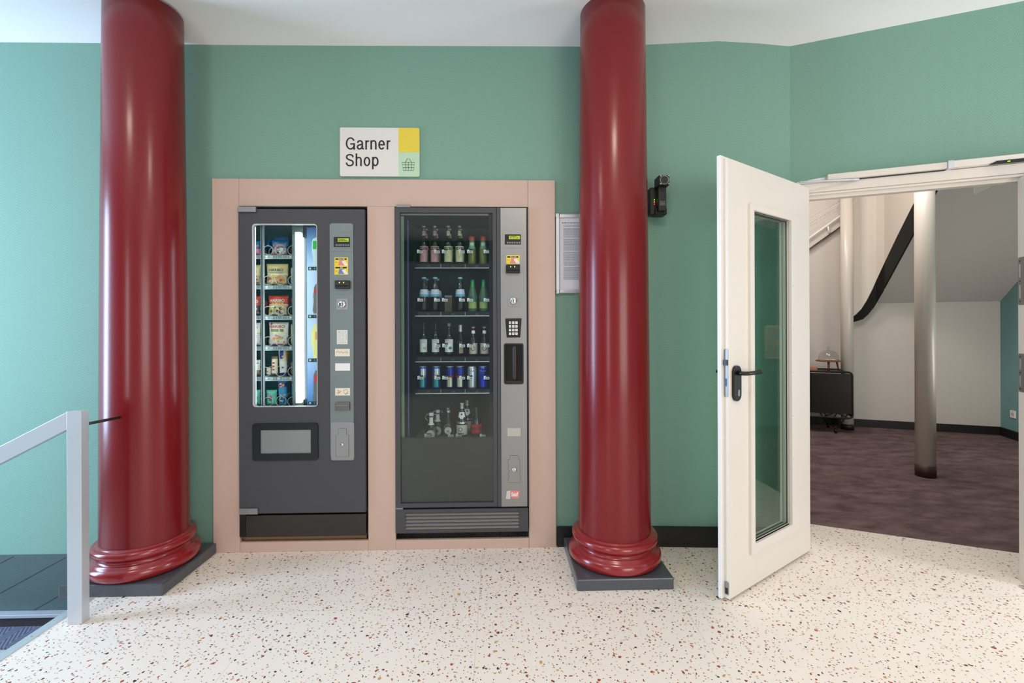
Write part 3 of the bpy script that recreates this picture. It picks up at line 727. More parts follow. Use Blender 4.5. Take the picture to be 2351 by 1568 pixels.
# backlit poster with printed bottles
def poster_mat():
    m = bpy.data.materials.new('backlit_water_poster'); m.use_nodes = True; n = N(m); b = m.node_tree.nodes['Principled BSDF']
    tc = n.new('ShaderNodeTexCoord'); sp = n.new('ShaderNodeSeparateXYZ'); n.link(tc.outputs['Generated'], sp.inputs[0])
    cr = n.new('ShaderNodeValToRGB'); e = cr.color_ramp.elements; e[0].position = 0; e[0].color = rgb(70, 128, 200); e[1].position = 1; e[1].color = rgb(50, 92, 150)
    for p, c in ((.12, (120, 160, 225)), (.3, (190, 212, 245)), (.75, (200, 222, 250)), (.88, (130, 170, 220))): k = e.new(p); k.color = rgb(*c)
    n.link(sp.outputs[2], cr.inputs[0])
    vo = n.new('ShaderNodeTexVoronoi'); vo.inputs['Scale'].default_value = 45; n.link(tc.outputs['Object'], vo.inputs['Vector'])
    s2 = n.new('ShaderNodeSeparateColor'); n.link(vo.outputs['Color'], s2.inputs[0])
    f = n.math('MULTIPLY', n.math('LESS_THAN', vo.outputs['Distance'], n.math('MULTIPLY', s2.outputs[1], .28)), n.math('LESS_THAN', s2.outputs[0], .5))
    c = n.mix(f, cr.outputs[0], rgb(250, 252, 255)); n.link(c, b.inputs['Base Color']); n.link(c, b.inputs['Emission Color']); b.inputs['Emission Strength'].default_value = .42
    return m
PY = V1+.045
mb = MB(); q = rect(705, 522, 731, 932, PY); mb.box(q[0], q[1]+.01, PY, PY+.004, q[2], q[3], poster_mat()); po = mb.build('backlit_poster', sm)
def pb(prof, cx_, m, cap=None):   # printed bottle: half width by photo height
    mb = MB(); pts = [(cx_-w_, y) for w_, y in prof]+[(cx_+w_, y) for w_, y in reversed(prof)]
    px_poly(mb, pts, PY-.0012, .001, m); return mb
mE = lambda nm, c: mat(nm, c, .5, emit=c, es=.35)
for k, (prof, m, lab) in enumerate((
        ([(3, 545), (10, 549), (12, 556), (12, 580), (9, 592), (9, 606), (10, 610)], mE('print_clear_bottle', (214, 232, 238)), ((718, 553, 729, 572), mE('print_green_label', (60, 190, 80)))),
        ([(3, 652), (7, 660), (9, 680), (8, 692), (10, 712), (8, 720)], mE('print_dark_bottle', (120, 116, 116)), ((722, 662, 730, 674), mE('print_red_label', (220, 60, 60)))),
        ([(4, 742), (9, 752), (13, 764), (13, 785), (10, 800), (8, 815), (8, 822)], mE('print_yellow_bottle', (250, 236, 150)), ((724, 762, 731, 780), mE('print_orange_label', (240, 170, 60)))),
        ([(3, 850), (8, 860), (9, 895), (8, 900), (10, 910), (9, 920)], mE('print_dark_bottle', (120, 116, 116)), ((722, 861, 730, 878), mE('print_red_label', (220, 60, 60)))))):
    mb = pb(prof, 728, m); px_box(mb, *lab[0], PY-.002, .0006, lab[1]); mb.build('printed_bottle', po)
mdk = mat('dark_tag_strip', (40, 62, 72), .5, emit=(40, 62, 72), es=.3)
for yy, s_ in ((616.5, '1.9'), (726.5, '1.9'), (827, '1.7'), (925.5, '1.9')):
    mb = MB(); px_box(mb, 707.5, yy-4, 731, yy+4, PY-.0025, .001, mdk); px_box(mb, 710, yy-2.2, 714, yy+2.2, PY-.0029, .0003, M_PAPER); px_text(mb, s_, 722, yy-2.2, 728.5, yy+2.2, PY-.0029, M_PAPER); mb.build('price_tag', po)

# shelves, coils, snacks
SY = V1+.11                                     # shelf front edge
rows = [(589.5, 4), (659, 4), (729, 4), (799, 4), (869, 4), (937, 3)]
IX0 = ia+.008; IX1 = rect(706, 500, 710, 600, SY)[0]
coil_me = None
def helix(mb, cx_, cz, r, y0, y1, turns, wire=.0016):
    pts = []
    pitch = (y1-y0)/turns
    for k in range(int(turns*24)+1):
        a_ = 2*PI*k/24; w_ = (k % 24)/24; q_ = k//24      # nearly flat rings, the step to the next one is at the bottom
        st_ = max(0, min(1, (w_-.92)/.16)) if w_ > .5 else max(0, min(1, (w_+.08)/.16))-1
        pts.append((cx_+r*math.cos(a_-PI/2), y0+pitch*(q_+.5+(st_+0 if w_ > .5 else st_)), cz+r*math.sin(a_-PI/2)))
    mb.tube(pts, wire, M_WIRE, 6)
M_TRAY = mat('pale_grey_tray', (150, 165, 170), .45, .3)
for i, (ry, hh) in enumerate(rows):
    zt = at(640, ry-hh, SY).z; zbm = at(640, ry+hh, SY).z
    mb = MB(); mb.box(IX0, IX1, SY+.002, 2.953, zt-.004, zt-.001, M_TRAY); sh = mb.build('shelf', sm)
    mb = MB(); mb.box(IX0, IX1, SY-.001, SY+.002, zbm, zt, M_TRAY); mb.box(IX0, IX1, SY-.0035, SY+.001, zbm-.003, zbm, M_WIRE)
    for (xx, kind) in ((585, 0), (612, 0), (621, 1), (650 if i != 4 else 640, 2 if i != 4 else 0), (652, 2 if i != 4 else 1), (667, 0)):
        if kind == 0: px_box(mb, xx-2.6, ry-2.4, xx+2.6, ry+2.4, SY-.0022, .0008, M_PAPER)
        elif kind == 1: px_text(mb, '1.8', xx-1.5, ry-2.2, xx+5, ry+2.2, SY-.0018, M_PAPER, .02)
    for xx in (632, 636.5, 648, 660): px_box(mb, xx-.4, ry-3.6, xx+.4, ry+3.6, SY-.0018, .0006, M_WIRE)
    mb.build('price_strip', sh)
    coils = [(583, 0), (622, 1), (650, 1), (677.5, 0)] if i != 4 else [(583, 0), (617, 1), (650, 1), (677.5, 0)]
    if i == 5: coils = [(583, 0), (622, 1), (651, 1), (677, 0)]
    if i == 0: coils = [(583, 0), (622, 1), (649, 1), (677, 0)]
    for (cxp, _) in coils:
        rr = 11.3 if 645 < cxp < 655 else 10.2
        r = rr/F*(SY)*1.02; c_ = at(cxp, ry-hh-rr, SY+.04)
        mb = MB(); helix(mb, c_.x, zt+r+.002, r, SY-.0235, SY+.2285, 4.0); mb.build('coil', sh)
    for xx in (608, 665.3):
        p = at(xx, ry, SY+.04); mb = MB()
        mb.prism([(0, 0), (.0, .05), (.03, .06), (.23, .06), (.23, 0)], p.x-.0008, p.x+.0008, M_TRANSP, Matrix(((0, 1, 0, 0), (1, 0, 0, SY+.004), (0, 0, 1, zt), (0, 0, 0, 1)))); mb.build('divider', sh)

def bag(nm, label, cx_, z0, w_, h_, t_, cols, Yc, lean=0, group='bags and bars in the snack machine', letters=None, deco=(), seed=0, shape='bag', cat='snack bag'):
    """filled foil bag. cols: list of (from v, material) bottom to top"""
    rnd = random.Random(seed); nx, nz = 16, 22
    ph = [rnd.uniform(0, 6) for _ in range(4)]
    def bul(u, v):
        e_ = max(0, 1-abs(2*u-1)**2.6)**.6*max(0, 1-abs(2*v-1)**(5 if shape == 'bag' else 8))**.7
        return e_*(1+.12*math.sin(9*u+ph[0])*math.sin(11*v+ph[1])+.10*math.sin(17*v+5*u+ph[2]))
    def px_(u, v):
        x = (u-.5)*w_*(1-.05*math.sin(PI*v)); return x
    mb = MB(); vs = []
    for sgn in (-1, 1):
        for j in range(nz+1):
            for i in range(nx+1):
                u, v = i/nx, j/nz
                zig = (.003 if (i % 2) else -.003)*(1 if j in (0, nz) else 0)
                vs.append((px_(u, v), sgn*(t_/2*bul(u, v)+.0006), v*h_+zig*.3))
    st = (nx+1)*(nz+1)
    for j in range(nz):
        v = (j+.5)/nz; m = cols[0][1]
        for vv, mm in cols:
            if v >= vv: m = mm
        for i in range(nx):
            a_ = j*(nx+1)+i
            mb.add(vs[:0], [], m)
            idx = (a_, a_+1, a_+nx+2, a_+nx+1)
            mb.add([vs[k] for k in idx], [(0, 1, 2, 3)], m, True); mb.add([vs[k+st] for k in idx], [(3, 2, 1, 0)], m, True)
    T = Matrix.Translation((cx_, Yc, z0)) @ Matrix.Rotation(lean, 4, 'Y')
    o = mb.build(nm, M=T); tag(o, label, cat, group)
    fm = lambda off: (lambda X_, Z_: -(t_/2*bul(min(1, max(0, X_/w_+.5)), min(1, max(0, Z_/h_)))+off))
    if deco or letters:
        md = MB()
        for (u, v, r, m) in deco:
            n_ = 10; pts = [(w_*(u-.5)+r*w_*math.cos(2*PI*k/n_), h_*v+r*w_*.8*math.sin(2*PI*k/n_)) for k in range(n_)]
            f_ = fm(.0016); md.add([(x, f_(x, z), z) for x, z in pts]+[(w_*(u-.5), f_(w_*(u-.5), h_*v), h_*v)], [(k, (k+1) % n_, n_) for k in range(n_)], m)
        if deco:
            md.v = [T @ v for v in md.v]; md.build('printed_picture', o, fix=False)
        if letters:
            ml = MB()
            for (s_, u0, u1, v0, v1, m, mo) in letters:
                if s_ == '-':
                    dashes(ml, w_*(u0-.5), w_*(u1-.5), h_*v0, h_*v1, 0, m, random.Random(seed), fmap=fm(.0026)); continue
                if mo: text(ml, s_, w_*(u0-.5), w_*(u1-.5), h_*v0, h_*v1, 0, mo, .05, fmap=fm(.0022))
                text(ml, s_, w_*(u0-.5), w_*(u1-.5), h_*v0, h_*v1, 0, m, .015, fmap=fm(.0030))
            ml.v = [T @ v for v in ml.v]; ml.build('lettering', o, fix=False)
    return o
G = lambda nm, c, r=.35: mat(nm, c, r)
gold = G('gold_foil', (226, 204, 140)); goldl = G('pale_foil', (238, 226, 190)); redf = G('red_foil', (214, 62, 44)); blue = G('blue_foil', (24, 116, 178))
pinkw = G('pink_white_foil', (238, 224, 216)); mint = G('mint_foil', (110, 206, 178)); clearb = G('mixed_sweets', (200, 170, 140)); darkb = G('dark_foil', (60, 48, 50))
brn = G('cocoa_foil', (150, 122, 96)); navy = G('navy_print', (40, 60, 160)); sky = G('sky_foil', (70, 160, 214)); nuts = G('nut_print', (232, 200, 150)); yl = G('sweets_yellow', (236, 206, 70)); rd = G('sweets_red', (206, 70, 60)); gn = G('sweets_green', (110, 180, 70)); wh = G('sweets_white', (246, 240, 232)); org = G('sweets_orange', (236, 150, 60)); pk = G('sweets_pink', (236, 130, 170))
blk = G('sweets_black', (50, 36, 36)); lightbrn = G('cream_foil', (240, 226, 196))
def sweets(ms, seed, v0=.08, v1=.42, n=16):
    r_ = random.Random(seed); return [(r_.uniform(.14, .86), r_.uniform(v0, v1), r_.uniform(.05, .10), r_.choice(ms)) for _ in range(n)]
def place(x0, x1, y0, y1, Yc):                   # photo extents -> cx, z0, w, h at depth Yc
    a_, b_, c_, d_ = rect(x0, y0, x1, y1, Yc); return (a_+b_)/2, c_, b_-a_, d_-c_
BY = SY+.040; B2 = BY+.063
def snack(x0, x1, y0, rowi, Yc, nm, label, cols, shape='bag', **kw):
    ry, hh = rows[rowi]; zt = at(640, ry-hh, SY).z
    cx_, z0, w_, h_ = place(x0, x1, y0, ry-hh, Yc)
    ztp = at((x0+x1)/2, y0, Yc).z
    return bag(nm, label, cx_, zt+.0075, w_, ztp-zt-.0075, .030, cols, Yc, shape=shape, **kw)
HB = 'HARIBO'
snack(624, 663, 552, 0, BY, 'gummy_bag', 'blue foil gummy bag with red lettering at the front of the top snack shelf', [(0, pk), (.12, G('blue_grey_sweets', (150, 160, 150))), (.4, blue)],
      letters=[(HB, .12, .88, .52, .74, rd, wh)], deco=sweets([pk, gn, blk, wh], 1), seed=1)
snack(630, 663, 544, 0, B2, 'gummy_bag', 'blue foil gummy bag standing behind the front one on the top snack shelf', [(0, blue)], letters=[(HB, .2, .8, .52, .74, rd, wh)], seed=2)
snack(573, 598, 553, 0, BY, 'gummy_bag', 'blue gummy bag half hidden at the left end of the top snack shelf', [(0, pk), (.4, blue)], letters=[(HB, .1, .95, .5, .72, rd, wh)], seed=3)
snack(614, 622, 550, 0, B2, 'gummy_bag', 'narrow glimpse of blue gummy bag right of the divider post, top snack shelf', [(0, darkb), (.35, blue)], seed=33)
snack(668.5, 676, 556, 0, BY, 'snack_bag', 'dark snack bag beside the lamp tube on the top snack shelf', [(0, darkb)], deco=sweets([wh, blk], 4, .3, .8, 6), seed=4)
snack(612.5, 662, 606, 1, BY, 'gummy_bag', 'golden gummy bag with black lettering, second snack shelf', [(0, clearb), (.08, G('gold_bottom', (214, 180, 130))), (.47, goldl), (.55, gold)],
      letters=[(HB, .18, .82, .63, .76, M_INK, wh), ('GOLDBÄREN', .2, .8, .53, .60, M_GREYINK, None)], deco=sweets([rd, yl, gn, wh, org], 5, n=20), seed=5)
snack(573, 598, 608, 1, BY, 'gummy_bag', 'golden gummy bag cut off at the left end of the second snack shelf', [(0, clearb), (.47, gold)], letters=[('H', .62, .75, .6, .74, M_INK, wh)], deco=sweets([rd, wh, blk], 6), seed=6)
snack(640, 663.5, 613, 1, B2, 'gummy_bag', 'golden bag edge peeking behind the second shelf front bag', [(0, clearb), (.5, gold)], seed=7)
snack(668.5, 678, 615, 1, BY, 'snack_bag', 'red and white snack bag beside the lamp tube, second snack shelf', [(0, wh)], deco=sweets([rd, rd, blk], 8, .1, .8, 14), seed=8)
snack(617, 663, 679, 2, BY, 'gummy_bag', 'orange red gummy bag with white lettering, third snack shelf', [(0, lightbrn), (.10, clearb), (.5, lightbrn), (.54, redf)],
      letters=[(HB, .12, .85, .66, .82, wh, rd), ('-', .2, .8, .57, .63, yl, None)], deco=sweets([blk, yl, org, wh, gn], 9, n=20), seed=9)
snack(573, 598, 680, 2, BY, 'gummy_bag', 'orange red gummy bag cut off at the left end of the third snack shelf', [(0, darkb), (.5, redf)], letters=[('O', .66, .9, .64, .78, wh, None)], deco=sweets([wh, blk, clearb], 10), seed=10)
snack(668.5, 680, 684, 2, BY, 'gummy_bag', 'dark red bag half behind the lamp tube, third snack shelf', [(0, darkb), (.78, redf)], seed=11)
snack(609.5, 618, 690, 2, B2, 'snack_bag', 'dim red bag edge left of the third snack shelf front bag', [(0, G('dim_plum_foil', (120, 70, 70)))], seed=34)
snack(618, 663, 740, 3, BY, 'gummy_bag', 'white and pink gummy bag with red lettering, fourth snack shelf', [(0, pk), (.06, pinkw), (.5, G('pale_yellow_print', (236, 228, 150))), (.56, wh)],
      letters=[(HB, .06, .86, .75, .87, rd, None), ('-', .15, .8, .58, .70, G('olive_print', (150, 150, 90)), None)], deco=sweets([pk, org, wh, clearb, yl], 12, n=20)+[(.15, .93, .08, pk), (.5, .95, .05, yl), (.72, .6, .05, pk)], seed=12)
snack(573, 598, 741, 3, BY, 'gummy_bag', 'white and pink gummy bag cut off at the left end of the fourth snack shelf', [(0, pinkw), (.5, yl), (.56, wh)], letters=[('H', .7, .85, .72, .86, rd, None)], deco=sweets([pk, clearb, blk], 13), seed=13)
snack(668.5, 680, 744, 3, BY, 'snack_bag', 'cream snack bag beside the lamp tube, fourth snack shelf', [(0, lightbrn)], deco=sweets([rd, gn, wh], 14, .1, .7, 6), seed=14)
snack(624, 638, 818, 4, BY, 'chocolate_bar', 'brown wrapped chocolate bar standing left of the white snack pack', [(0, brn), (.1, lightbrn), (.85, brn)], deco=[(.5, .2+.09*k, .22, rd if k % 2 else wh) for k in range(7)], seed=15, cat='chocolate bar', shape='bar')
snack(613, 622.5, 843, 4, BY, 'chocolate_bar', 'small pale wrapped bar at the left of the fifth snack shelf', [(0, lightbrn)], seed=16, cat='chocolate bar', shape='bar', deco=[(.5, .5, .2, brn)])
o = snack(643, 661, 802, 4, BY, 'wafer_pack', 'tall cream pack with blue stripe leaning in the fifth snack shelf', [(0, navy), (.1, wh), (.55, lightbrn)],
      deco=[(.5, .93-.06*k, .26, navy) for k in range(5)]+[(.7, .7, .24, G('biscuit_print', (240, 200, 160))), (.35, .2, .3, wh), (.4, .45, .2, wh), (.6, .3, .15, navy)], seed=17, lean=-.06, cat='snack pack', shape='bar')
snack(645, 663, 803, 4, B2, 'wafer_pack', 'golden brown pack behind the cream pack, fifth snack shelf', [(0, brn), (.6, org)], seed=18, cat='snack pack')
snack(573, 598, 826, 4, BY, 'chocolate_bar', 'white and red wrapped bar cut off at the left end of the fifth snack shelf', [(0, brn), (.3, wh)], deco=sweets([rd, brn, wh], 19, .2, .9, 14), seed=19, cat='chocolate bar')
snack(668.5, 678, 830, 4, BY, 'chocolate_bar', 'brown bar beside the lamp tube, fifth snack shelf', [(0, G('mauve_brown_foil', (150, 120, 110)))], seed=20, cat='chocolate bar')
snack(612, 636, 895, 5, BY, 'snack_bag', 'mint green snack bag with coil in front on the lowest snack shelf', [(0, mint)], deco=[(.5, .35+.05*k, .16, (pk if k % 2 else G('faded_maroon', (130, 90, 90)))) for k in range(6)], seed=21)
snack(573, 598, 895, 5, BY, 'snack_bag', 'mint green snack bag cut off at the left end of the lowest snack shelf', [(0, mint)], deco=[(.6, .35+.05*k, .14, G('faded_maroon', (130, 90, 90))) for k in range(5)], seed=22)
for (x0, x1, ln, lb, sd) in ((641, 661, -.05, 'tall blue nut snack bag right of the mint green bag, lowest shelf', 23), (671, 690, -.05, 'tall blue nut snack bag half hidden by the lamp tube, lowest shelf', 24)):
    snack(x0, x1, 873, 5, BY, 'peanut_bag', lb, [(0, sky), (.08, blue), (.32, sky), (.72, navy), (.91, sky)], lean=ln, seed=sd,
          deco=[(.5, .81, .36, rd), (.5, .81, .31, wh)]+sweets([nuts, wh, nuts], sd, .14, .42, 16), letters=[("nic nac's", .2, .8, .76, .85, rd, None)], shape='bar')

# ================================================================== DRINKS MACHINE
V2 = 2.604
dm = thing('drinks_vending_machine', 'dark drinks vending machine with tall glass door and steel panel, right of the snack machine', 'vending machine', (at(1060, 1240, V2).x, V2, 0))
a, b, c, d = rect(907.5, 476, 1147, 1165, V2); b = at(1141, 820, V2).x
ga, gb_, gc, gd = rect(919, 488.5, 1132, 1155, V2)
mb = MB(); mb.holed([(a, c), (b, c), (b, d), (a, d)], [[(ga, gc), (gb_, gc), (gb_, gd), (ga, gd)]], V2, V2+.03, M_CHAR); mb.build('door_frame', dm, bevel=.0015)
mb = MB(); mb.box(ga-.002, gb_+.002, V2+.010, V2+.014, gc-.002, gd+.002, M_GLASS); mb.build('door_glass', dm)
zs = at(1025, 1006, V2).z
mb = MB(); mb.box(ga-.001, gb_+.001, V2+.0145, V2+.022, gc-.001, zs, M_KICK)
for r_ in range(4):       # dotted upper rim of the printed panel
    for k in range(86):
        xx = ga+.004+k*(gb_-ga-.008)/86+(.003 if r_ % 2 else 0)
        s_ = .0020-.00035*r_
        mb.prism([(xx-s_, zs+.003+.0045*r_), (xx, zs+.003+.0045*r_-s_), (xx+s_, zs+.003+.0045*r_), (xx, zs+.003+.0045*r_+s_)], V2+.0146, V2+.0150, M_KICK)
mb.box(at(1123, 700, V2).x, gb_+.001, V2+.0145, V2+.018, zs, gd, M_VOID)
mb.build('printed_glass_border', dm, fix=False)
pb_ = at(1147, 800, V2).x
mb = MB(); mb.box(b+.0015, at(1149.5, 800, V2).x, V2-.002, V2+.03, c, d, M_CHAR); mb.build('rail', dm, bevel=.001)
pn = plate(dm, 'control_panel', 1150, 477, 1209.5, 1163, V2-.004, .03, M_STEEL)
mb = MB(); X2r = at(1212.5, 800, V2).x; mb.box(at(1209.6, 800, V2).x, X2r, V2+.002, V2+.03, c, d+.001, M_BLACK); mb.build('edge_strip', dm)
for q in ((910, 469.5, 942, 475.5),): plate(dm, 'hinge', *q, V2-.008, .015, M_STEEL)
plate(dm, 'hinge', 909, 1166, 925, 1170, V2+.004, .02, M_STEEL)
mb = MB(); bz2 = at(1060, 1223, V2).z
ia2, ib2 = a+.008, X2r-.008
mb.box(ia2-.008, ia2, V2+.0305, 3.34, bz2, d-.002, M_BLACK); mb.box(ib2, ib2+.006, V2+.0305, 3.34, bz2, d-.002, M_BLACK); mb.box(ia2-.008, ib2+.006, 3.32, 3.34, bz2, d-.002, M_BLACK)
mb.box(ia2, ib2, V2+.0305, 3.32, d-.02, d-.002, M_BLACK); mb.box(ia2, ib2, V2+.0305, 3.32, bz2, zs-.12, M_BLACK); mb.build('cabinet', dm)
mb = MB(); xr = at(1136, 700, V2+.1).x
mb.box(ia2+.001, xr, 3.06, 3.07, zs-.119, d-.021, M_DARKIN); mb.box(ia2+.001, ia2+.006, V2+.035, 3.059, zs-.119, d-.021, M_DARKIN); mb.box(xr-.005, xr, V2+.035, 3.059, zs-.119, d-.021, M_DARKIN)
mb.box(ia2+.006, xr-.005, V2+.035, 3.059, zs-.119, zs-.07, M_DARKIN)
mb.build('cabinet_lining', dm)
mb = MB(); q = rect(921, 497, 928, 1040, V2+.03); mb.box(q[0], q[1], V2+.026, V2+.036, zs-.04, q[3], mat('pale_green_gasket', (120, 140, 116), .6)); q = rect(920, 491, 1121, 494.5, V2+.03); mb.box(q[0], q[1], V2+.024, V2+.036, q[2], q[3], mat('cream_gasket', (150, 150, 136), .6)); mb.build('door_gasket', dm)
mb = MB(); q = rect(936, 506, 938.6, 1000, V2+.06); mb.box(q[0], q[1], V2+.06, V2+.068, q[2], q[3], M_LEDB); mb.build('led_strip', dm)
mb = MB(); q = rect(1125, 500, 1131, 1000, V2+.03); mb.box(q[0], q[1], V2+.026, V2+.034, q[2], q[3], mat('hidden_fill_strip', (255, 255, 255), .5, emit=(215, 232, 255), es=7)); mb.build('bottle_fill_strip', dm)  # unseen glowing strip, added behind the black border to light the bottles
# lower grille
mb = MB(); A = rect(908.5, 1168.5, 1213, 1222.5, V2); L = rect(931, 1175.5, 1191.5, 1215, V2)
mb.holed([(A[0], A[2]), (A[1], A[2]), (A[1], A[3]), (A[0], A[3])], [[(L[0], L[2]), (L[1], L[2]), (L[1], L[3]), (L[0], L[3])]], V2, V2+.02, M_CHAR); gr = mb.build('grille_panel', dm, bevel=.001)
mb = MB(); mb.box(L[0]-.005, L[1]+.005, V2+.0205, V2+.025, L[2]-.004, L[3]+.004, M_VOID); mb.build('grille_backing', gr)
for k in range(5):
    z = L[3]-(L[3]-L[2])*(k+.5)/5; mb = MB()
    mb.prism([(V2+.016, z+.0085), (V2+.018, z+.0085), (V2+.003, z-.0075), (V2+.001, z-.0075)], L[0]-.001, L[1]+.001, mat('grille_slat_grey', (112, 110, 108), .45), Matrix(((0, 1, 0, 0), (1, 0, 0, 0), (0, 0, 1, 0), (0, 0, 0, 1)))); mb.build('slat', gr)
for fx in (924.5, 1202):
    p = at(fx, 1230, V2+.05); mb = MB(); mb.lathe([(.014, .001), (.014, .01), (.006, .012), (.006, bz2)], mat('dark_steel_rod', (70, 68, 66), .4, .7), (p.x, V2+.05, 0), 14); mb.build('foot', dm)
# fittings on the steel panel
P = V2-.004
for q in ((1154.5, 527.5, 1200, 570), (1155, 584, 1200, 626)): plate(dm, 'recessed_plate', *q, P-.0015, .0015, M_STEEL)
display(dm, 1159, 538, 1196, 561, P-.0015)
banknote_sticker(dm, 1162.5, 586, 1193, 606, P-.0015, (('5€ & 10€', M_NOTER),))
note_reader(dm, 1162, 607, 1194, 626.5, P-.0015)
cam_lock(dm, 1166, 677, 1192, 703.5, P)
mb = MB(); px_poly(mb, [(1160, 731), (1197.5, 730.5), (1194.5, 774.5), (1163.5, 775)], P-.006, .006, M_BLACK); mb.build('keypad_surround', dm, bevel=.002)
keypad(dm, 1166, 735.5, 1191.5, 771.5, P-.006, M_PAPER, M_BLACK, M_INK)
q = rect(1157, 788, 1202, 882, P); qi = rect(1161, 792, 1198, 875, P)
mb = MB(); mb.holed(rrect(*q, .012), [rrect(*qi, .008)], P-.006, P, M_BLACK); cu = mb.build('handle_recess', dm, bevel=.002)
mb = MB(); mb.box(qi[0], qi[1], P-.0008, P-.0002, qi[2], qi[3], M_VOID); mb.build('recess_back', cu)
mb = MB(); cxh = (qi[0]+qi[1])/2+.006; mb.lathe([(.014, qi[2]+.004), (.016, qi[2]+.02), (.016, qi[3]-.02), (.014, qi[3]-.002)], mat('brown_black_roller', (46, 36, 32), .4), (cxh, P+.008, 0), 24); mb.build('grip_bar', cu)
mb = MB(); px_box(mb, 1165, 983, 1195, 1001.5, P-.0006, .0006, mat('worn_steel_label', (186, 182, 176), .55, .4)); mb.build('worn_label', dm)
pts = [(1171.5, 1045.5), (1190, 1045.5), (1190, 1054), (1194.5, 1054.5), (1193, 1061), (1195.5, 1068), (1193, 1075), (1195.5, 1082), (1193, 1089), (1196, 1105), (1194, 1108), (1167.5, 1108), (1165.5, 1104), (1169, 1093), (1166, 1089), (1169, 1081), (1166, 1075), (1168.5, 1068), (1165.5, 1061), (1167, 1054.5), (1171.5, 1054)]
mb = MB(); PP = [at(x, y, P-.0014) for x, y in pts]; mb.prism([(p.x, p.z) for p in PP], P-.0014, P, M_STEEL); mb.tube(PP, .0007, mat('dark_seam', (70, 66, 62), .6), 5, closed=True); cr_ = mb.build('coin_return_door', dm)
mb = MB(); p = at(1180.5, 1078, P); mb.lathe([(.0125, .001), (.0125, .008), (.009, .010), (0, .010)], M_CHROME, T=Matrix.Translation(p) @ Matrix.Rotation(PI/2, 4, 'X')); mb.box(p.x-.001, p.x+.001, P-.0108, P-.009, p.z-.005, p.z+.002, M_BLACK); mb.build('key_lock', cr_)
mb = MB(); px_poly(mb, [(1163.5, 1128), (1172, 1126), (1172, 1145.5), (1161.5, 1145.5)], P-.0006, .0006, mat('peeled_sticker', (206, 200, 192), .6)); px_poly(mb, [(1171.5, 1126), (1193, 1126.5), (1191, 1144), (1178, 1144.5), (1173, 1138)], P-.0008, .0008, mat('faded_red_sticker', (226, 128, 118), .5))
px_text(mb, 'Sielaff', 1174, 1130, 1190, 1140, P-.0012, M_PAPER, .03); mb.build('worn_sticker', dm)

# shelves of the drinks machine
TY = V2+.16
srows = [(615.5, 604), (725.5, 714), (830.5, 817.5), (903, 892), (1012, 1007)]
sx0, sx1 = at(957, 700, TY).x, at(1126, 700, TY).x
tags = {0: (964, 1003, 1021, 1060, 1079, 1117), 1: (965, 1003.5, 1021, 1060.5, 1079, 1117), 2: (None, 1004, 1022, 1061, 1079, 1117), 3: (965, 1004, 1022, 1061, 1079, 1117), 4: (981, 1035, 1053, None, None, 1108)}
tagy = (577, 688, 793, 867, 1000)
price = ('3.50', '3.50', '3.50', '4.50', '3.50')
zshelf = []
for i, (yl_, yb_) in enumerate(srows):
    zt = at(1040, yb_+1.5, TY).z; zl_ = at(1040, yl_, TY).z; zshelf.append(zt)
    if i < 4:
        mb = MB(); mb.box(sx0-.003, sx1+.003, TY+.002, 3.055, zt-.006, zt-.001, M_DARKIN); sh = mb.build('shelf', dm)
        mb = MB(); mb.box(sx0-.01, sx1+.01, TY-.004, TY, zl_-.002, zl_+.0025, M_ALU); mb.box(sx0, sx1, TY, TY+.002, zl_, zt, M_BLACK)
        for xx in (984, 1040, 1095):
            pp = at(xx, yl_-4, TY); text(mb, str(random.choice((20, 22, 31)))+'1', pp.x-.009, pp.x+.009, pp.z-.003, pp.z+.004, TY-.0008, M_GREYINK)
        for xx in (1012, 1068): px_box(mb, xx-1, yl_-9, xx+1, yl_, TY-.003, .003, M_STEELG)
        mb.build('shelf_edge', sh)
        for xx in (957, 985.5, 1014, 1044, 1070, 1097.6, 1125):
            pp = at(xx, 700, TY+.045); zz = at(1040, tagy[i]+4, TY).z
            mb = MB(); mb.box(pp.x-.0008, pp.x+.0008, TY+.004, TY+.27, zt, zz+.02, M_TRANSP); mb.build('divider', sh)
    else:
        mb = MB(); mb.box(sx0-.02, sx1+.003, TY-.03, 3.055, zt-.012, zt-.001, mat('grey_speckled_tray', (96, 92, 86), .6)); sh = mb.build('shelf', dm)
    for xx in tags[i]:
        if xx is None: continue
        mb = MB(); px_box(mb, xx-6.5, tagy[i]-4, xx+6.5, tagy[i]+4, TY-.010, .0015, M_PAPER)
        px_box(mb, xx-1.5, tagy[i]-5.2, xx+6.5, tagy[i]-2, TY-.0108, .0008, M_INK); px_text(mb, price[i]+'€', xx-3.5, tagy[i]-.8, xx+5.5, tagy[i]+3, TY-.0108, M_INK, .02)
        mb.build('price_tag', sh)

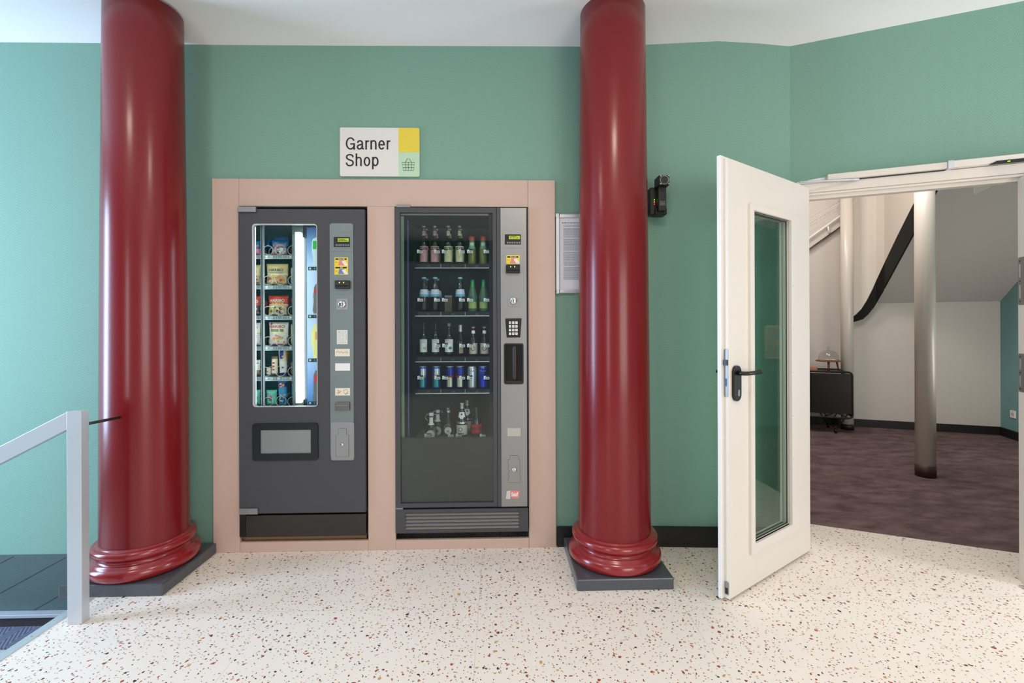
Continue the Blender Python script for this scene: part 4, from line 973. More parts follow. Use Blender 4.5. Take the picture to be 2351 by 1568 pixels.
# bottles and cans: prototypes at the origin, front towards -Y
gclear = pane('clear_bottle_glass', (190, 205, 205), 1.6, .02); gbrown = mat('brown_beer_glass', (46, 24, 16), .08); ggreen = mat('dark_green_bottle_glass', (16, 34, 26), .08)
gwine = pane('pale_wine_glass', (196, 200, 140), 1.5, .02); gsekt = mat('near_black_green_glass', (12, 22, 18), .08)
def band(mb, prof, z0, z1, m, off=.0006, a0=0, a1=2*PI, seg=24):
    """label wrapped on a lathe profile between z0 and z1"""
    def rad(z):
        for (r0, za), (r1, zb2) in zip(prof, prof[1:]):
            if za <= z <= zb2 and zb2 > za: return r0+(r1-r0)*(z-za)/(zb2-za)
        return prof[-1][0]
    zs_ = sorted({z0, z1}|{z for _, z in prof if z0 < z < z1})
    vs = []; n_ = seg+1
    for z in zs_:
        for k in range(n_):
            an = a0+(a1-a0)*k/seg; r = rad(z)+off; vs.append((r*math.sin(an), -r*math.cos(an), z))
    fs = [(i*n_+k, i*n_+k+1, (i+1)*n_+k+1, (i+1)*n_+k) for i in range(len(zs_)-1) for k in range(seg)]
    mb.add(vs, fs, m, True)
def wrap_text(mb, s, r, zc, hgt, half, m, bold=.0):
    text(mb, s, -half, half, zc-hgt/2, zc+hgt/2, 0, m, bold, fmap=None)
    n_ = len(text_mesh(s, bold)[0])
    for k in range(len(mb.v)-n_, len(mb.v)):
        v = mb.v[k]; an = v.x/r; mb.v[k] = Vector((r*math.sin(an), -r*math.cos(an), v.z))
def prof_scale(pr, R, H): return [(r*R, z*H) for r, z in pr]
P_LONG = [(.85, 0), (1, .02), (1, .50), (.95, .56), (.72, .64), (.46, .72), (.40, .80), (.37, .93), (.42, .94), (.42, .975)]
P_WATER = [(.85, 0), (1, .02), (1, .48), (.88, .60), (.62, .76), (.42, .90), (.40, .96)]
P_JUICE = [(.85, 0), (1, .03), (1, .45), (.9, .55), (.66, .68), (.62, .84), (.70, .86)]
P_WINE = [(.9, 0), (1, .02), (1, .52), (.93, .60), (.55, .70), (.36, .76), (.34, .97), (.38, .975)]
P_SEKT = [(.9, 0), (1, .02), (1, .40), (.92, .52), (.62, .70), (.42, .84), (.38, .93)]
P_CAN = [(.78, 0), (.92, .02), (1, .06), (1, .90), (.92, .95), (.84, .975), (.84, .985)]
P_SWING = [(.9, 0), (1, .03), (1, .25), (.9, .38), (.5, .52), (.3, .62), (.28, .84), (.33, .86)]
def bottle(nm, kind, R, H):
    root = bpy.data.objects.new(nm, None); COL.objects.link(root); WM[root.name] = Matrix(); root.empty_display_size = .03
    def part(pn_, mb, par=root): return mb.build(pn_, par, fix=False)
    if kind in ('tea_pink', 'tea_yellow'):
        pr = prof_scale(P_LONG, R, H); mb = MB(); mb.lathe(pr, gclear, seg=24)
        mb.lathe([(r*.9, z) for r, z in pr if z < .66*H and z > 0]+[(0, .66*H)], mat('dark_tea', (30, 26, 24), .2), seg=20); part('glass', mb)
        col = mat('pink_label', (214, 160, 168), .6) if kind == 'tea_pink' else mat('cream_label', (220, 214, 176), .6)
        mb = MB(); band(mb, pr, .06*H, .46*H, col); c2 = mat('salmon_print', (190, 110, 90), .6) if kind == 'tea_pink' else mat('mustard_print', (206, 190, 60), .6)
        wrap_text(mb, 'EISTEE', R+.0012, .40*H, .085*H, R*1.15, M_INK, .03); wrap_text(mb, '/ | \\ |', R+.0012, .30*H, .06*H, R*.8, c2, .05)
        mb.tube([(-.004, -R-.0012, .20*H), (0, -R-.0016, .12*H), (.005, -R-.0014, .20*H)], .0006, M_INK, 5); part('label', mb)
        mb = MB(); band(mb, pr, .74*H, .86*H, col); wrap_text(mb, '| ||', R*.40+.0012, .81*H, .035*H, R*.25, M_INK, .03); part('neck_label', mb)
        mb = MB(); mb.lathe([(.48*R, .955*H), (.50*R, .97*H), (.46*R, .995*H), (.0, H)], mat('pale_crown_cap', (190, 205, 205), .35, .6), seg=20); part('cap', mb)
    elif kind == 'juice':
        pr = prof_scale(P_JUICE, R, H); mb = MB(); mb.lathe(pr, mat('yellow_green_juice', (120, 116, 60), .15), seg=24); part('glass', mb)
        mb = MB(); band(mb, pr, .55*H, .80*H, mat('leafy_juice_label', (120, 170, 140), .5)); band(mb, pr, .66*H, .76*H, mat('juice_label_white', (220, 214, 200), .5), .0012, -.7, .7); part('label', mb)
        mb = MB(); mb.lathe([(.74*R, .86*H), (.76*R, .87*H), (.74*R, .985*H), (.6*R, H), (0, H)], mat('red_cap', (186, 60, 58), .4), seg=22); part('cap', mb)
    elif kind == 'water':
        pr = prof_scale(P_WATER, R, H); mb = MB(); mb.lathe(pr, gclear, seg=24); mb.lathe([(r*.9, z+.003) for r, z in pr[:4]]+[(0, .60*H)], pane('water', (150, 165, 160), 1.0), seg=20); part('glass', mb)
        mb = MB(); band(mb, pr, .46*H, .64*H, mat('white_blue_label', (206, 220, 240), .5)); band(mb, pr, .43*H, .50*H, mat('aqua_label', (110, 180, 210), .5), .001)
        mb.lathe([(.0, 0), (.0045, .0), (.0045, .0006)], rd, T=Matrix.Translation((0, -.84*R-.001, .56*H)) @ Matrix.Rotation(PI/2-.5, 4, 'X'), seg=12); part('label', mb)
        mb = MB(); mb.lathe([(.5*R, .945*H), (.5*R, .985*H), (.44*R, H), (0, H)], mat('light_blue_cap', (130, 190, 215), .4), seg=20); part('cap', mb)
    elif kind == 'green_wine':
        pr = prof_scale(P_SEKT, R, H); mb = MB(); mb.lathe(pr, mat('frosted_green_glass', (70, 104, 80), .3), seg=24); part('glass', mb)
        mb = MB(); band(mb, pr, .10*H, .30*H, mat('yellow_green_label', (150, 170, 90), .5), .0008, -.9, .9); part('label', mb)
        mb = MB(); mb.lathe([(.60*R, .70*H), (.47*R, .82*H), (.42*R, .985*H), (.3*R, H), (0, H)], mat('green_foil', (40, 150, 80), .3, .5), seg=20); part('foil_capsule', mb)
        mb = MB(); mb.lathe([(.66*R, .66*H), (.64*R, .69*H), (.6*R, .70*H)], mat('gold_green_band', (120, 180, 90), .3, .5), seg=20); part('neck_band', mb)
    elif kind in ('wine_dark', 'wine_pale'):
        pr = prof_scale(P_WINE, R, H); mb = MB(); mb.lathe(pr, gsekt if kind == 'wine_dark' else gwine, seg=24); part('glass', mb)
        mb = MB(); band(mb, pr, .13*H, .51*H, M_PAPER, .0008, -1.15, 1.15)
        a_, b_ = ('DORN-', 'FELDER') if kind == 'wine_dark' else ('RIES-', 'LING')
        wrap_text(mb, a_, R+.0014, .47*H, .035*H, R*.62, M_GREYINK, .0); wrap_text(mb, b_, R+.0014, .42*H, .035*H, R*.62, M_GREYINK, .0)
        disc(mb, R*.35, .25*H, R*.35, -R*1.04, mat('pale_dot_print', (190, 188, 170), .6) if kind == 'wine_dark' else mat('green_dot_print', (70, 130, 90), .6), 14, -R*1.0); part('label', mb)
        mb = MB(); mb.lathe([(.37*R, .80*H), (.37*R, .975*H), (.39*R, .98*H), (.38*R, H), (0, H)], mat('dark_capsule', (40, 36, 36), .3), seg=20) if kind == 'wine_dark' else mb.lathe([(.37*R, .90*H), (.39*R, .98*H), (0, H)], M_GREYINK, seg=20); part('foil_capsule', mb)
    elif kind == 'silver_neck':
        pr = prof_scale(P_SEKT, R, H); mb = MB(); mb.lathe(pr, gsekt, seg=24); part('glass', mb)
        mb = MB(); mb.lathe([(.66*R, .66*H), (.52*R, .76*H), (.48*R, .94*H), (.52*R, .95*H), (.5*R, .99*H), (0, H)], mat('silver_foil', (190, 188, 178), .3, .7), seg=20); part('foil_capsule', mb)
        mb = MB(); band(mb, pr, .10*H, .36*H, mat('dull_gold_label', (160, 140, 110), .5), .0008, -.25, .8); part('label', mb)
    elif kind == 'beer':
        pr = prof_scale(P_LONG, R, H); mb = MB(); mb.lathe(pr, gbrown, seg=24); part('glass', mb)
        mb = MB(); band(mb, pr, .08*H, .44*H, mat('beige_beer_label', (196, 180, 166), .5)); disc(mb, 0, .26*H, R*.5, -R*1.03, mat('maroon_print', (110, 40, 40), .5), 18, -R*1.0); disc(mb, 0, .26*H, R*.38, -R*1.035, mat('beige_beer_label', (196, 180, 166), .5), 18, -R*1.031); part('label', mb)
        mb = MB(); band(mb, pr, .76*H, .86*H, M_PAPER); part('neck_label', mb)
        mb = MB(); mb.lathe([(.48*R, .94*H), (.50*R, .96*H), (.46*R, .99*H), (0, H)], mat('rose_crown_cap', (180, 120, 110), .35, .4), seg=20); part('cap', mb)
    elif kind.startswith('can'):
        pr = prof_scale(P_CAN, R, H)
        cols_ = {'can_split': ((40, 90, 190), (196, 200, 206), (50, 140, 150)), 'can_blue': ((24, 40, 130), (30, 50, 150), (196, 190, 170)), 'can_white': ((190, 196, 202), (210, 212, 214), (190, 190, 190)), 'can_navy': ((40, 80, 190), (24, 40, 150), (20, 60, 190))}[kind]
        mb = MB(); mb.lathe(pr, mat(kind+'_a', cols_[0], .25, .6), seg=28); part('can_body', mb)
        mb = MB(); band(mb, pr, .50*H, .90*H, mat(kind+'_b', cols_[1], .25, .6), .0003, -.35, .9); band(mb, pr, .08*H, .50*H, mat(kind+'_c', cols_[2], .25, .5), .0003, -.6, .6)
        if kind in ('can_split', 'can_blue'): wrap_text(mb, 'Red Bull', R+.001, .56*H, .10*H, R*.9, mat('can_red_print', (190, 40, 40), .4), .02); disc(mb, 0, .48*H, R*.22, -R-.001, mat('can_yellow_print', (230, 180, 50), .4), 14, -R*.97)
        else: wrap_text(mb, 'Bull', R+.001, .80*H, .08*H, R*.6, M_GREYINK, .02)
        part('print', mb)
        mb = MB(); mb.lathe([(.86*R, .975*H), (.86*R, H), (.80*R, H), (.78*R, .985*H), (0, .985*H)], M_ALU, seg=28); part('lid', mb)
    elif kind == 'swing':
        pr = prof_scale(P_SWING, R, H); mb = MB(); mb.lathe(pr, gclear, seg=24); part('glass', mb)
        mb = MB(); disc(mb, 0, .17*H, R*.72, -R-.0015, mat('grey_round_label', (200, 202, 206), .5), 24, -R*.9); disc(mb, 0, .17*H, R*.3, -R-.0024, M_GREYINK, 5, -R-.0016); part('label', mb)
        mb = MB(); band(mb, pr, .52*H, .82*H, M_PAPER, .001, -1.4, 1.4); part('neck_label', mb)
        mb = MB(); mb.lathe([(.30*R, .86*H), (.40*R, .88*H), (.40*R, .96*H), (.3*R, H), (0, H)], mat('porcelain_stopper', (222, 222, 226), .3), seg=18); sp_ = part('stopper', mb)
        mb = MB()
        for sg in (-1, 1): mb.tube([(sg*.42*R, 0, .95*H), (sg*.85*R, 0, .90*H), (sg*.95*R, 0, .78*H), (sg*.5*R, 0, .66*H), (sg*.3*R, 0, .70*H)], .0011, M_CHROME, 6)
        part('wire_bail', mb)
    elif kind == 'schnapps':
        pr = prof_scale(P_LONG, R, H); mb = MB(); mb.lathe(pr, gclear, seg=24); part('glass', mb)
        mb = MB(); disc(mb, 0, .28*H, R*.85, -R-.0014, mat('grey_round_label', (200, 202, 206), .5), 24, -R*.8); disc(mb, 0, .26*H, R*.25, -R-.0024, rd, 5, -R-.0014); part('label', mb)
        mb = MB(); mb.lathe([(.48*R, .92*H), (.48*R, H), (0, H)], mat('grey_cap', (170, 178, 180), .3, .5), seg=18); part('cap', mb)
    elif kind == 'sparkling':
        pr = prof_scale(P_SEKT, R, H); mb = MB(); mb.lathe(pr, gsekt, seg=24); part('glass', mb)
        mb = MB(); band(mb, pr, .10*H, .38*H, mat('cream_sekt_label', (206, 204, 190), .5), .0008, -1.3, 1.3); disc(mb, -.2*R, .26*H, R*.34, -R-.002, mat('maroon_print', (110, 40, 40), .5), 18, -R*.95); disc(mb, -.2*R, .26*H, R*.22, -R-.0024, M_PAPER, 18, -R-.002)
        wrap_text(mb, '      NGER'.strip(), R+.0016, .14*H, .04*H, R*.5, M_INK, .02); part('label', mb)
        mb = MB(); band(mb, pr, .60*H, .74*H, M_PAPER, .001, -.9, .9); mb.prism([(-.45*R, .60*H), (.45*R, .60*H), (0, .52*H)], -R*.86, -R*.80, M_PAPER); disc(mb, 0, .68*H, R*.16, -R*.78, mat('maroon_print', (110, 40, 40), .5), 14, -R*.6); part('neck_label', mb)
        mb = MB(); band(mb, pr, .42*H, .47*H, mat('silver_foil', (190, 188, 178), .3, .7), .001, -1.6, 1.6); part('sash', mb)
        mb = MB(); mb.lathe([(.44*R, .80*H), (.40*R, .94*H), (.46*R, .96*H), (.44*R, H), (0, H)], mat('silver_foil', (190, 188, 178), .3, .7), seg=20); part('foil_capsule', mb)
    elif kind == 'red_label':
        pr = prof_scale([(.85, 0), (1, .03), (.96, .25), (1, .50), (.85, .62), (.5, .80), (.34, .92), (.36, .96)], R, H); mb = MB(); mb.lathe(pr, gclear, seg=24); mb.lathe([(r*.9, z+.002) for r, z in pr[:5]]+[(0, .62*H)], mat('dark_cola', (22, 14, 12), .1), seg=20); part('glass', mb)
        mb = MB(); band(mb, pr, .16*H, .46*H, mat('red_drink_label', (190, 30, 36), .5)); wrap_text(mb, 'Coca-Cola', R+.0014, .34*H, .10*H, R*1.1, M_INK, .02); part('label', mb)
        mb = MB(); mb.lathe([(.40*R, .95*H), (.42*R, .96*H), (.38*R, H), (0, H)], mat('dark_cap', (60, 60, 64), .35), seg=18); part('cap', mb)
    return root
used_kinds = {}
def stand(kind, nm, cxp, ytop, row, label, wpx, group, back=0, cat='bottle'):
    """front bottle seen at photo column cxp with its cap at ytop, standing on the given shelf"""
    Yc = TY+.045+back
    p = at(cxp, ytop, TY+.045); H = p.z-zshelf[row]-.001; R = wpx/2*(TY+.045)/F/1.01
    key = (kind, row)
    loc = (p.x+back*.0, Yc, zshelf[row]+.0005)
    if key not in used_kinds:
        r = bottle(nm, kind, R, H); used_kinds[key] = r; r.location = loc; r['label'] = label; r['category'] = cat; r['group'] = group; return r
    return dup(used_kinds[key], loc, label, group)
g0, g1, g2, g3, g4 = ('bottles on the top drinks shelf', 'bottles on the second drinks shelf', 'bottles on the third drinks shelf', 'cans on the fourth drinks shelf', 'bottles at the bottom of the drinks machine')
stand('tea_pink', 'iced_tea_bottle', 973, 518, 0, 'iced tea bottle with pink label, leftmost on the top drinks shelf', 19, g0)
stand('tea_pink', 'iced_tea_bottle', 998, 518, 0, 'iced tea bottle with pink label, second from left on the top drinks shelf', 19, g0)
stand('tea_yellow', 'iced_tea_bottle', 1029, 518, 0, 'iced tea bottle with cream label, nearer the pink labelled bottles', 19, g0)
stand('tea_yellow', 'iced_tea_bottle', 1055, 518, 0, 'iced tea bottle with cream label, beside the green yellow juice bottles', 19, g0)
stand('juice', 'juice_bottle', 1083.5, 543, 0, 'yellow green juice bottle with red cap, left one of the pair', 19, g0)
stand('juice', 'juice_bottle', 1109, 543, 0, 'yellow green juice bottle with red cap at the right end of the top shelf', 19, g0)
for k, (cxp, kd) in enumerate(((973, 'tea_pink'), (998, 'tea_pink'), (1029, 'tea_yellow'), (1055, 'tea_yellow'))):
    stand(kd, 'iced_tea_bottle', cxp, 518, 0, ('iced tea bottle directly behind the leftmost pink labelled one', 'iced tea bottle directly behind the second pink labelled one', 'iced tea bottle directly behind the first cream labelled one', 'iced tea bottle directly behind the second cream labelled one')[k], 19, g0, back=.085)
for k, cxp in enumerate((973.5, 999, 1056.5)):
    stand('water', 'water_bottle', cxp, 636, 1, ('water bottle with light blue cap, leftmost on the second drinks shelf', 'water bottle with light blue cap, second from left on its shelf', 'water bottle with light blue cap standing right of the empty compartment')[k], 22, g1)
for k, cxp in enumerate((973.5, 999)):
    stand('water', 'water_bottle', cxp, 636, 1, ('water bottle behind the leftmost one on the second drinks shelf', 'water bottle behind the second one from left, second drinks shelf')[k], 22, g1, back=.09)
for k, cxp in enumerate((1085, 1110)):
    stand('green_wine', 'wine_bottle', cxp, 642, 1, ('green foil topped wine bottle next to the water bottle', 'green foil topped wine bottle at the right end of the second shelf')[k], 23, g1)
mb = MB(); q = rect(1021, 678, 1038, 712, TY+.06); mb.box(q[0], q[1], TY+.06, TY+.10, zshelf[1]+.0005, q[3], mat('brown_box_card', (92, 76, 62), .6)); mb.box(q[0], q[1], TY+.059, TY+.06, q[3]-.012, q[3], mat('grey_blue_print', (110, 120, 136), .5))
tag(recentre(mb.build('drink_box', bevel=.001)), 'small brown box between the water bottles on the second shelf', 'box')
for k, cxp in enumerate((972.5, 1000)):
    stand('wine_dark', 'wine_bottle', cxp, 741, 2, ('dark red wine bottle with white label, leftmost on the third shelf', 'dark red wine bottle with white label beside the pale wine bottle')[k], 18, g2)
stand('wine_pale', 'wine_bottle', 1031, 741, 2, 'pale white wine bottle with white label and green dot', 20, g2)
stand('silver_neck', 'wine_bottle', 1057, 745, 2, 'dark bottle with silver foil neck on the third drinks shelf', 19, g2)
for k, cxp in enumerate((1086.5, 1112)):
    stand('beer', 'beer_bottle', cxp, 749, 2, ('brown beer bottle with beige label beside the silver foil bottle', 'brown beer bottle with beige label at the right end of its shelf')[k], 20, g2)
for kd, cxp, lb in (('can_split', 970.5, 'energy drink can, blue silver and teal, leftmost on the can shelf'), ('can_split', 1002, 'energy drink can, blue silver and teal, second from left'), ('can_blue', 1033, 'dark blue and silver energy drink can, third from left'),
                    ('can_blue', 1056, 'dark blue and silver energy drink can, fourth from left'), ('can_white', 1083.5, 'white and silver drink can'), ('can_navy', 1109, 'bright navy blue drink can at the right end of the can shelf')):
    stand(kd, 'drink_can', cxp, 840.5, 3, lb, 21, g3, cat='can')
stand('swing', 'swing_top_bottle', 990, 947, 4, 'clear swing top bottle with white stopper at the bottom left', 28, g4)
stand('swing', 'swing_top_bottle', 1000, 947, 4, 'clear swing top bottle behind the front swing top bottle', 28, g4, back=.10)
stand('schnapps', 'spirit_bottle', 1029.5, 941, 4, 'small clear spirit bottle with round grey label', 19, g4)
stand('schnapps', 'spirit_bottle', 1024, 941, 4, 'clear spirit bottle standing behind the front spirit bottle', 19, g4, back=.10)
stand('sparkling', 'sparkling_wine_bottle', 1060.5, 924, 4, 'dark sparkling wine bottle with cream label at the bottom', 25, g4)
stand('sparkling', 'sparkling_wine_bottle', 1070, 924, 4, 'dark sparkling wine bottle behind the front sparkling bottle', 25, g4, back=.11)
stand('red_label', 'soft_drink_bottle', 1093.5, 935, 4, 'soft drink bottle with red label at the bottom right', 24, g4)

# ================================================================== WALL SIGN
SGY = WY-.012
sg = thing('wall_sign', 'white shop sign with yellow and mint squares above the vending machines', 'sign', tuple(at(871, 405, WY)))
A = rect(780, 293, 963, 405, SGY); SX = at(915, 350, SGY).x; SZ = at(940, 349.5, SGY).z
mb = MB(); mb.prism(rrect(*A, .008), SGY, WY-.0005, mat('sign_white', (226, 222, 216), .35)); mb.build('plate', sg, bevel=.001)
mb = MB(); rr_ = rrect(*A, .008)
tr_ = [p for p in rr_[:6]]; mb.prism([(SX, SZ), (A[1], SZ)]+tr_+[(SX, A[3])], SGY-.0006, SGY-.0001, mat('sign_yellow', (232, 206, 66), .4)); mb.build('yellow_square', sg)
mb = MB(); br_ = rr_[18:24]; mb.prism([(SX, SZ-.0003), (SX, A[2])]+br_+[(A[1], SZ-.0003)], SGY-.0006, SGY-.0001, mat('sign_mint', (188, 216, 186), .4)); mt_ = mb.build('mint_square', sg)
mb = MB()
TX = lambda cx_, cy_: at(760+cx_/9.8, 270+cy_/9.8, SGY-.001)
def line_(pts, w_=.0011, cl=False): mb.tube([TX(x, y) for x, y in pts], w_, M_INK, 6, closed=cl)
line_([(1598, 1003), (1880, 1003), (1855, 1190), (1625, 1190)], cl=True)
line_([(1606, 1062), (1872, 1062)]); line_([(1614, 1125), (1866, 1125)]); line_([(1738, 1003), (1738, 1190)]); line_([(1672, 1003), (1682, 1190)]); line_([(1808, 1003), (1800, 1190)])
line_([(1672, 1003), (1722, 918)]); line_([(1808, 1003), (1757, 918)]); mb.build('basket_icon', mt_, fix=False)
def smooth(P_, n=8):
    out = []
    for i in range(len(P_)-1):
        p0 = P_[max(0, i-1)]; p1 = P_[i]; p2 = P_[i+1]; p3 = P_[min(len(P_)-1, i+2)]
        for k in range(n):
            t_ = k/n; out.append(tuple(.5*(2*b_+(c_-a_)*t_+(2*a_-5*b_+4*c_-d_)*t_**2+(3*b_-a_-3*c_+d_)*t_**3) for a_, b_, c_, d_ in zip(p0, p1, p2, p3)))
    return out+[P_[-1]]
def earc(cx_, cy_, rx, ry, a0, a1, n=28): return [(cx_+rx*math.cos(math.radians(a0+(a1-a0)*k/n)), cy_+ry*math.sin(math.radians(a0+(a1-a0)*k/n))) for k in range(n+1)]
def stroke(mb, P_, hw=18.5, k=0):
    """flat ribbon along a path given in the sign's own drawing grid"""
    vs = []
    for i, p in enumerate(P_):
        a_ = P_[max(0, i-1)]; b_ = P_[min(len(P_)-1, i+1)]; dx_, dy_ = b_[0]-a_[0], b_[1]-a_[1]; L_ = math.hypot(dx_, dy_) or 1
        h_ = hw*(1-.16*abs(dx_)/L_)
        for s__ in (-1, 1):
            q_ = TX(p[0]-dy_/L_*h_*s__, p[1]+dx_/L_*h_*s__); vs.append((q_.x, SGY-.0008-.00004*k, q_.z))
    mb.add(vs, [(2*i, 2*i+1, 2*i+3, 2*i+2) for i in range(len(P_)-1)], M_INK)
def glyphs(nm, G_):
    mb = MB()
    for k, g_ in enumerate(G_): stroke(mb, g_, k=k % 5)
    mb.build(nm, sg, fix=False)
def rr2(x): return [[(x, 512), (x, 717)], smooth([(x, 590), (x+10, 548), (x+35, 530), (x+67, 529)])]
glyphs('lettering', [earc(438, 581, 89, 124, -30, -328), [(521, 722), (521, 574)], [(433, 592), (539, 592)],
    smooth([(600, 568), (612, 535), (650, 522), (690, 536), (703, 575), (703, 640), (706, 690), (740, 703)]), smooth([(703, 600), (650, 612), (606, 630), (596, 664), (612, 697), (648, 704), (690, 680), (703, 640)])]
    +rr2(789)+[[(904, 512), (904, 717)], smooth([(904, 580), (918, 538), (956, 523), (996, 538), (1007, 590), (1007, 717)])]
    +[earc(1138, 614, 57, 91, 38, 360), [(1085, 610), (1212, 610)]]+rr2(1269))
glyphs('lettering', [smooth([(494, 893), (478, 850), (425, 833), (368, 848), (351, 887), (368, 925), (425, 953), (478, 975), (495, 1018), (478, 1062), (425, 1080), (368, 1064), (345, 1010)]),
    [(571, 806), (571, 1091)], smooth([(571, 955), (584, 912), (624, 897), (662, 912), (674, 962), (674, 1091)]), earc(808, 987, 57, 92, 0, 360), [(940, 883), (940, 1163)], earc(996, 987, 56, 92, 0, 360)])

# ================================================================== NOTICE FRAME
nf = thing('notice_frame', 'silver snap frame with a printed notice, half behind the right red column', 'notice', tuple(at(1320, 673, WY)))
A = rect(1276.5, 491, 1404, 673, WY-.018); O = [(A[0], A[2]), (A[1], A[2]), (A[1], A[3]), (A[0], A[3])]; fw = .022
mb = MB(); mb.holed(O, [[(A[0]+fw, A[2]+fw), (A[1]-fw, A[2]+fw), (A[1]-fw, A[3]-fw), (A[0]+fw, A[3]-fw)]], WY-.018, WY-.0005, M_ALU); mb.build('frame', nf, bevel=.004)
mb = MB(); mb.box(A[0]+fw, A[1]-fw, WY-.010, WY-.006, A[2]+fw, A[3]-fw, mat('notice_paper', (222, 224, 234), .5)); pp_ = mb.build('notice_sheet', nf)
mb = MB(); zc_ = A[3]-fw-.03; rn = random.Random(3)
q_ = (A[0]+fw+.012, A[1]-fw-.03)
dashes(mb, q_[0], q_[1], zc_, zc_+.005, WY-.0104, M_GREYINK, rn); zc_ -= .012
while zc_ > A[2]+fw+.05:
    k = rn.random(); wd_ = (q_[1]-q_[0]-.01)*(1 if k < .8 else rn.uniform(.4, .8))
    dashes(mb, q_[0]+.01, q_[0]+.01+wd_, zc_, zc_+.0028, WY-.0104, M_GREYINK, rn)
    zc_ -= .0062 if k > .12 else .012
mb.build('lettering', pp_, fix=False)
for (xx, zz) in ((A[0], A[2]), (A[0], A[3])):
    mb = MB(); mb.box(xx-.003, xx+.022, WY-.0215, WY-.012, (zz-.003 if zz == A[2] else zz-.022), (zz+.022 if zz == A[2] else zz+.003), M_CHROME); mb.build('corner_cap', nf, bevel=.006)

# ================================================================== EMERGENCY TORCH
EY = 2.575
def ex(cx_, cy_, Y=EY): return at(1480+cx_/12.06, 380+cy_/12.06, Y)
et = thing('emergency_torch', 'black rechargeable emergency torch in a wall charger right of the red column', 'torch', (ex(400, 1350).x, EY, ex(400, 1350).z))
def ebox(nm, x0, y0, x1, y1, ya, yb, par, m=M_BLACK, bv=.003):
    p = ex(x0, y1, ya); q = ex(x1, y0, ya); mb = MB(); mb.box(p.x, q.x, ya, yb, p.z, q.z, m); return mb.build(nm, par, bevel=bv)
mblk = mat('matt_black_casing', (24, 22, 22), .45)
ch = ebox('charger', 162, 605, 355, 1350, 2.545, 2.607, et, mblk, .004)
mb = MB(); p = ex(300, 1350, 2.53); q = ex(625, 1075, 2.53); mb.box(p.x, q.x, 2.53, 2.605, p.z, q.z-.02, mblk); mb.build('charger_tray', ch, bevel=.004)
bd = ebox('torch_body', 390, 560, 605, 1245, 2.50, 2.545, et, mblk, .004)
hd = ebox('lamp_head', 402, 258, 690, 545, 2.47, 2.55, et, mblk, .004)
mb = MB(); c = ex(550, 395, 2.47); T = Matrix.Translation(c) @ Matrix.Rotation(PI/2, 4, 'X')
mb.lathe([(.0235, 0), (.0235, .0015), (.022, .0008), (.014, -.006), (.007, -.012), (0, -.012)], mat('bright_reflector', (225, 225, 228), .18, .35), T=T, seg=30)
mb.lathe([(.006, -.012), (.006, -.002), (0, 0)], mat('bulb_white', (230, 228, 220), .2), T=T, seg=14); mb.build('reflector', hd)
mb = MB(); disc(mb, c.x, c.z, .0232, 2.4680, pane('lens_clear', (240, 240, 240), 1), 30, 2.4685); mb.build('lens', hd)
for (x, y) in ((446, 280), (668, 280), (446, 500), (668, 500)):
    mb = MB(); p = ex(x, y, 2.469); disc(mb, p.x, p.z, .0032, 2.4675, M_ALU, 12, 2.47); mb.build('screw', hd)
mb = MB(); p = ex(505, 670, 2.499); disc(mb, p.x, p.z, .011, 2.497, mat('black_button', (8, 8, 9), .3), 20, 2.50); mb.build('switch', bd)
mb = MB(); 
for yy in (990, 1022, 1046, 1070, 1094):
    p = ex(425, yy+8, 2.4992); q = ex(575, yy-6, 2.4992); dashes(mb, p.x, q.x, p.z, q.z, 2.4990, M_GREYINK, random.Random(yy))
mb.build('lettering', bd, fix=False)
for yy, cc, nm in ((950, (60, 220, 110), 'green'), (1010, (240, 180, 60), 'amber'), (1070, (240, 60, 60), 'red')):
    mb = MB(); p = ex(268, yy, 2.544); disc(mb, p.x, p.z, .0028, 2.543, mat(nm+'_indicator', cc, .3, emit=cc, es=2.0), 12, 2.545); mb.build('indicator_light', ch)
mb = MB(); p = ex(165, 1250, 2.575); mb.tube([(p.x+.002, 2.575, p.z), (p.x-.03, 2.585, p.z), (p.x-.12, 2.62, p.z-.01)], .004, M_BLACK, 8); mb.build('cable', et)

# ================================================================== THE FAR ROOM
WP = Vector((4.41, 5.62, 0)); WU = Vector((.9283, -.3718, 0)); WN = Vector((-.3718, -.9283, 0))
FW = Matrix(((WU.x, -WN.x, 0, WP.x), (WU.y, -WN.y, 0, WP.y), (0, 0, 1, 0), (0, 0, 0, 1))); FWi = FW.inverted()
def fwall(px, py, off=0): return FWi @ on_plane(px, py, WP+WN*off, WN)
ue = fwall(2297, 850).x
mb = MB(); mb.box(-3.5, ue, 0, .1, 0, 4.2, M_WHITE_WP); struct(mb.build('wall_far', M=FW, fix=False), 'white herringbone wallpaper wall of the far room')
CE = FW @ Vector((ue, 0, 0))
TW = Matrix.Translation(CE) @ Matrix.Rotation(math.atan2(-.93, -.36), 4, 'Z')
mb = MB(); mb.box(0, 4.2, 0, .1, 0, 4.2, M_TEAL); struct(mb.build('wall_far_right', M=TW, fix=False), 'teal wall at the right of the far room')
mb = MB(); mb.box(-3.5, ue, -.018, 0, 0, .095, M_BASEB); struct(mb.build('baseboard_far', M=FW, fix=False))
mb = MB(); mb.box(0, 4.2, -.018, 0, 0, .095, M_BASEB); struct(mb.build('baseboard_far_right', M=TW, fix=False))
mb = MB(); mb.box(.4, 9, 2.2, 8.5, 4.2, 4.3, M_CEIL); struct(mb.build('ceiling_far', fix=False))
mb = MB(); mb.box(1.0, 1.1, 3.0, 7.5, 0, 4.2, M_WHITE_WP); struct(mb.build('wall_far_left', fix=False))
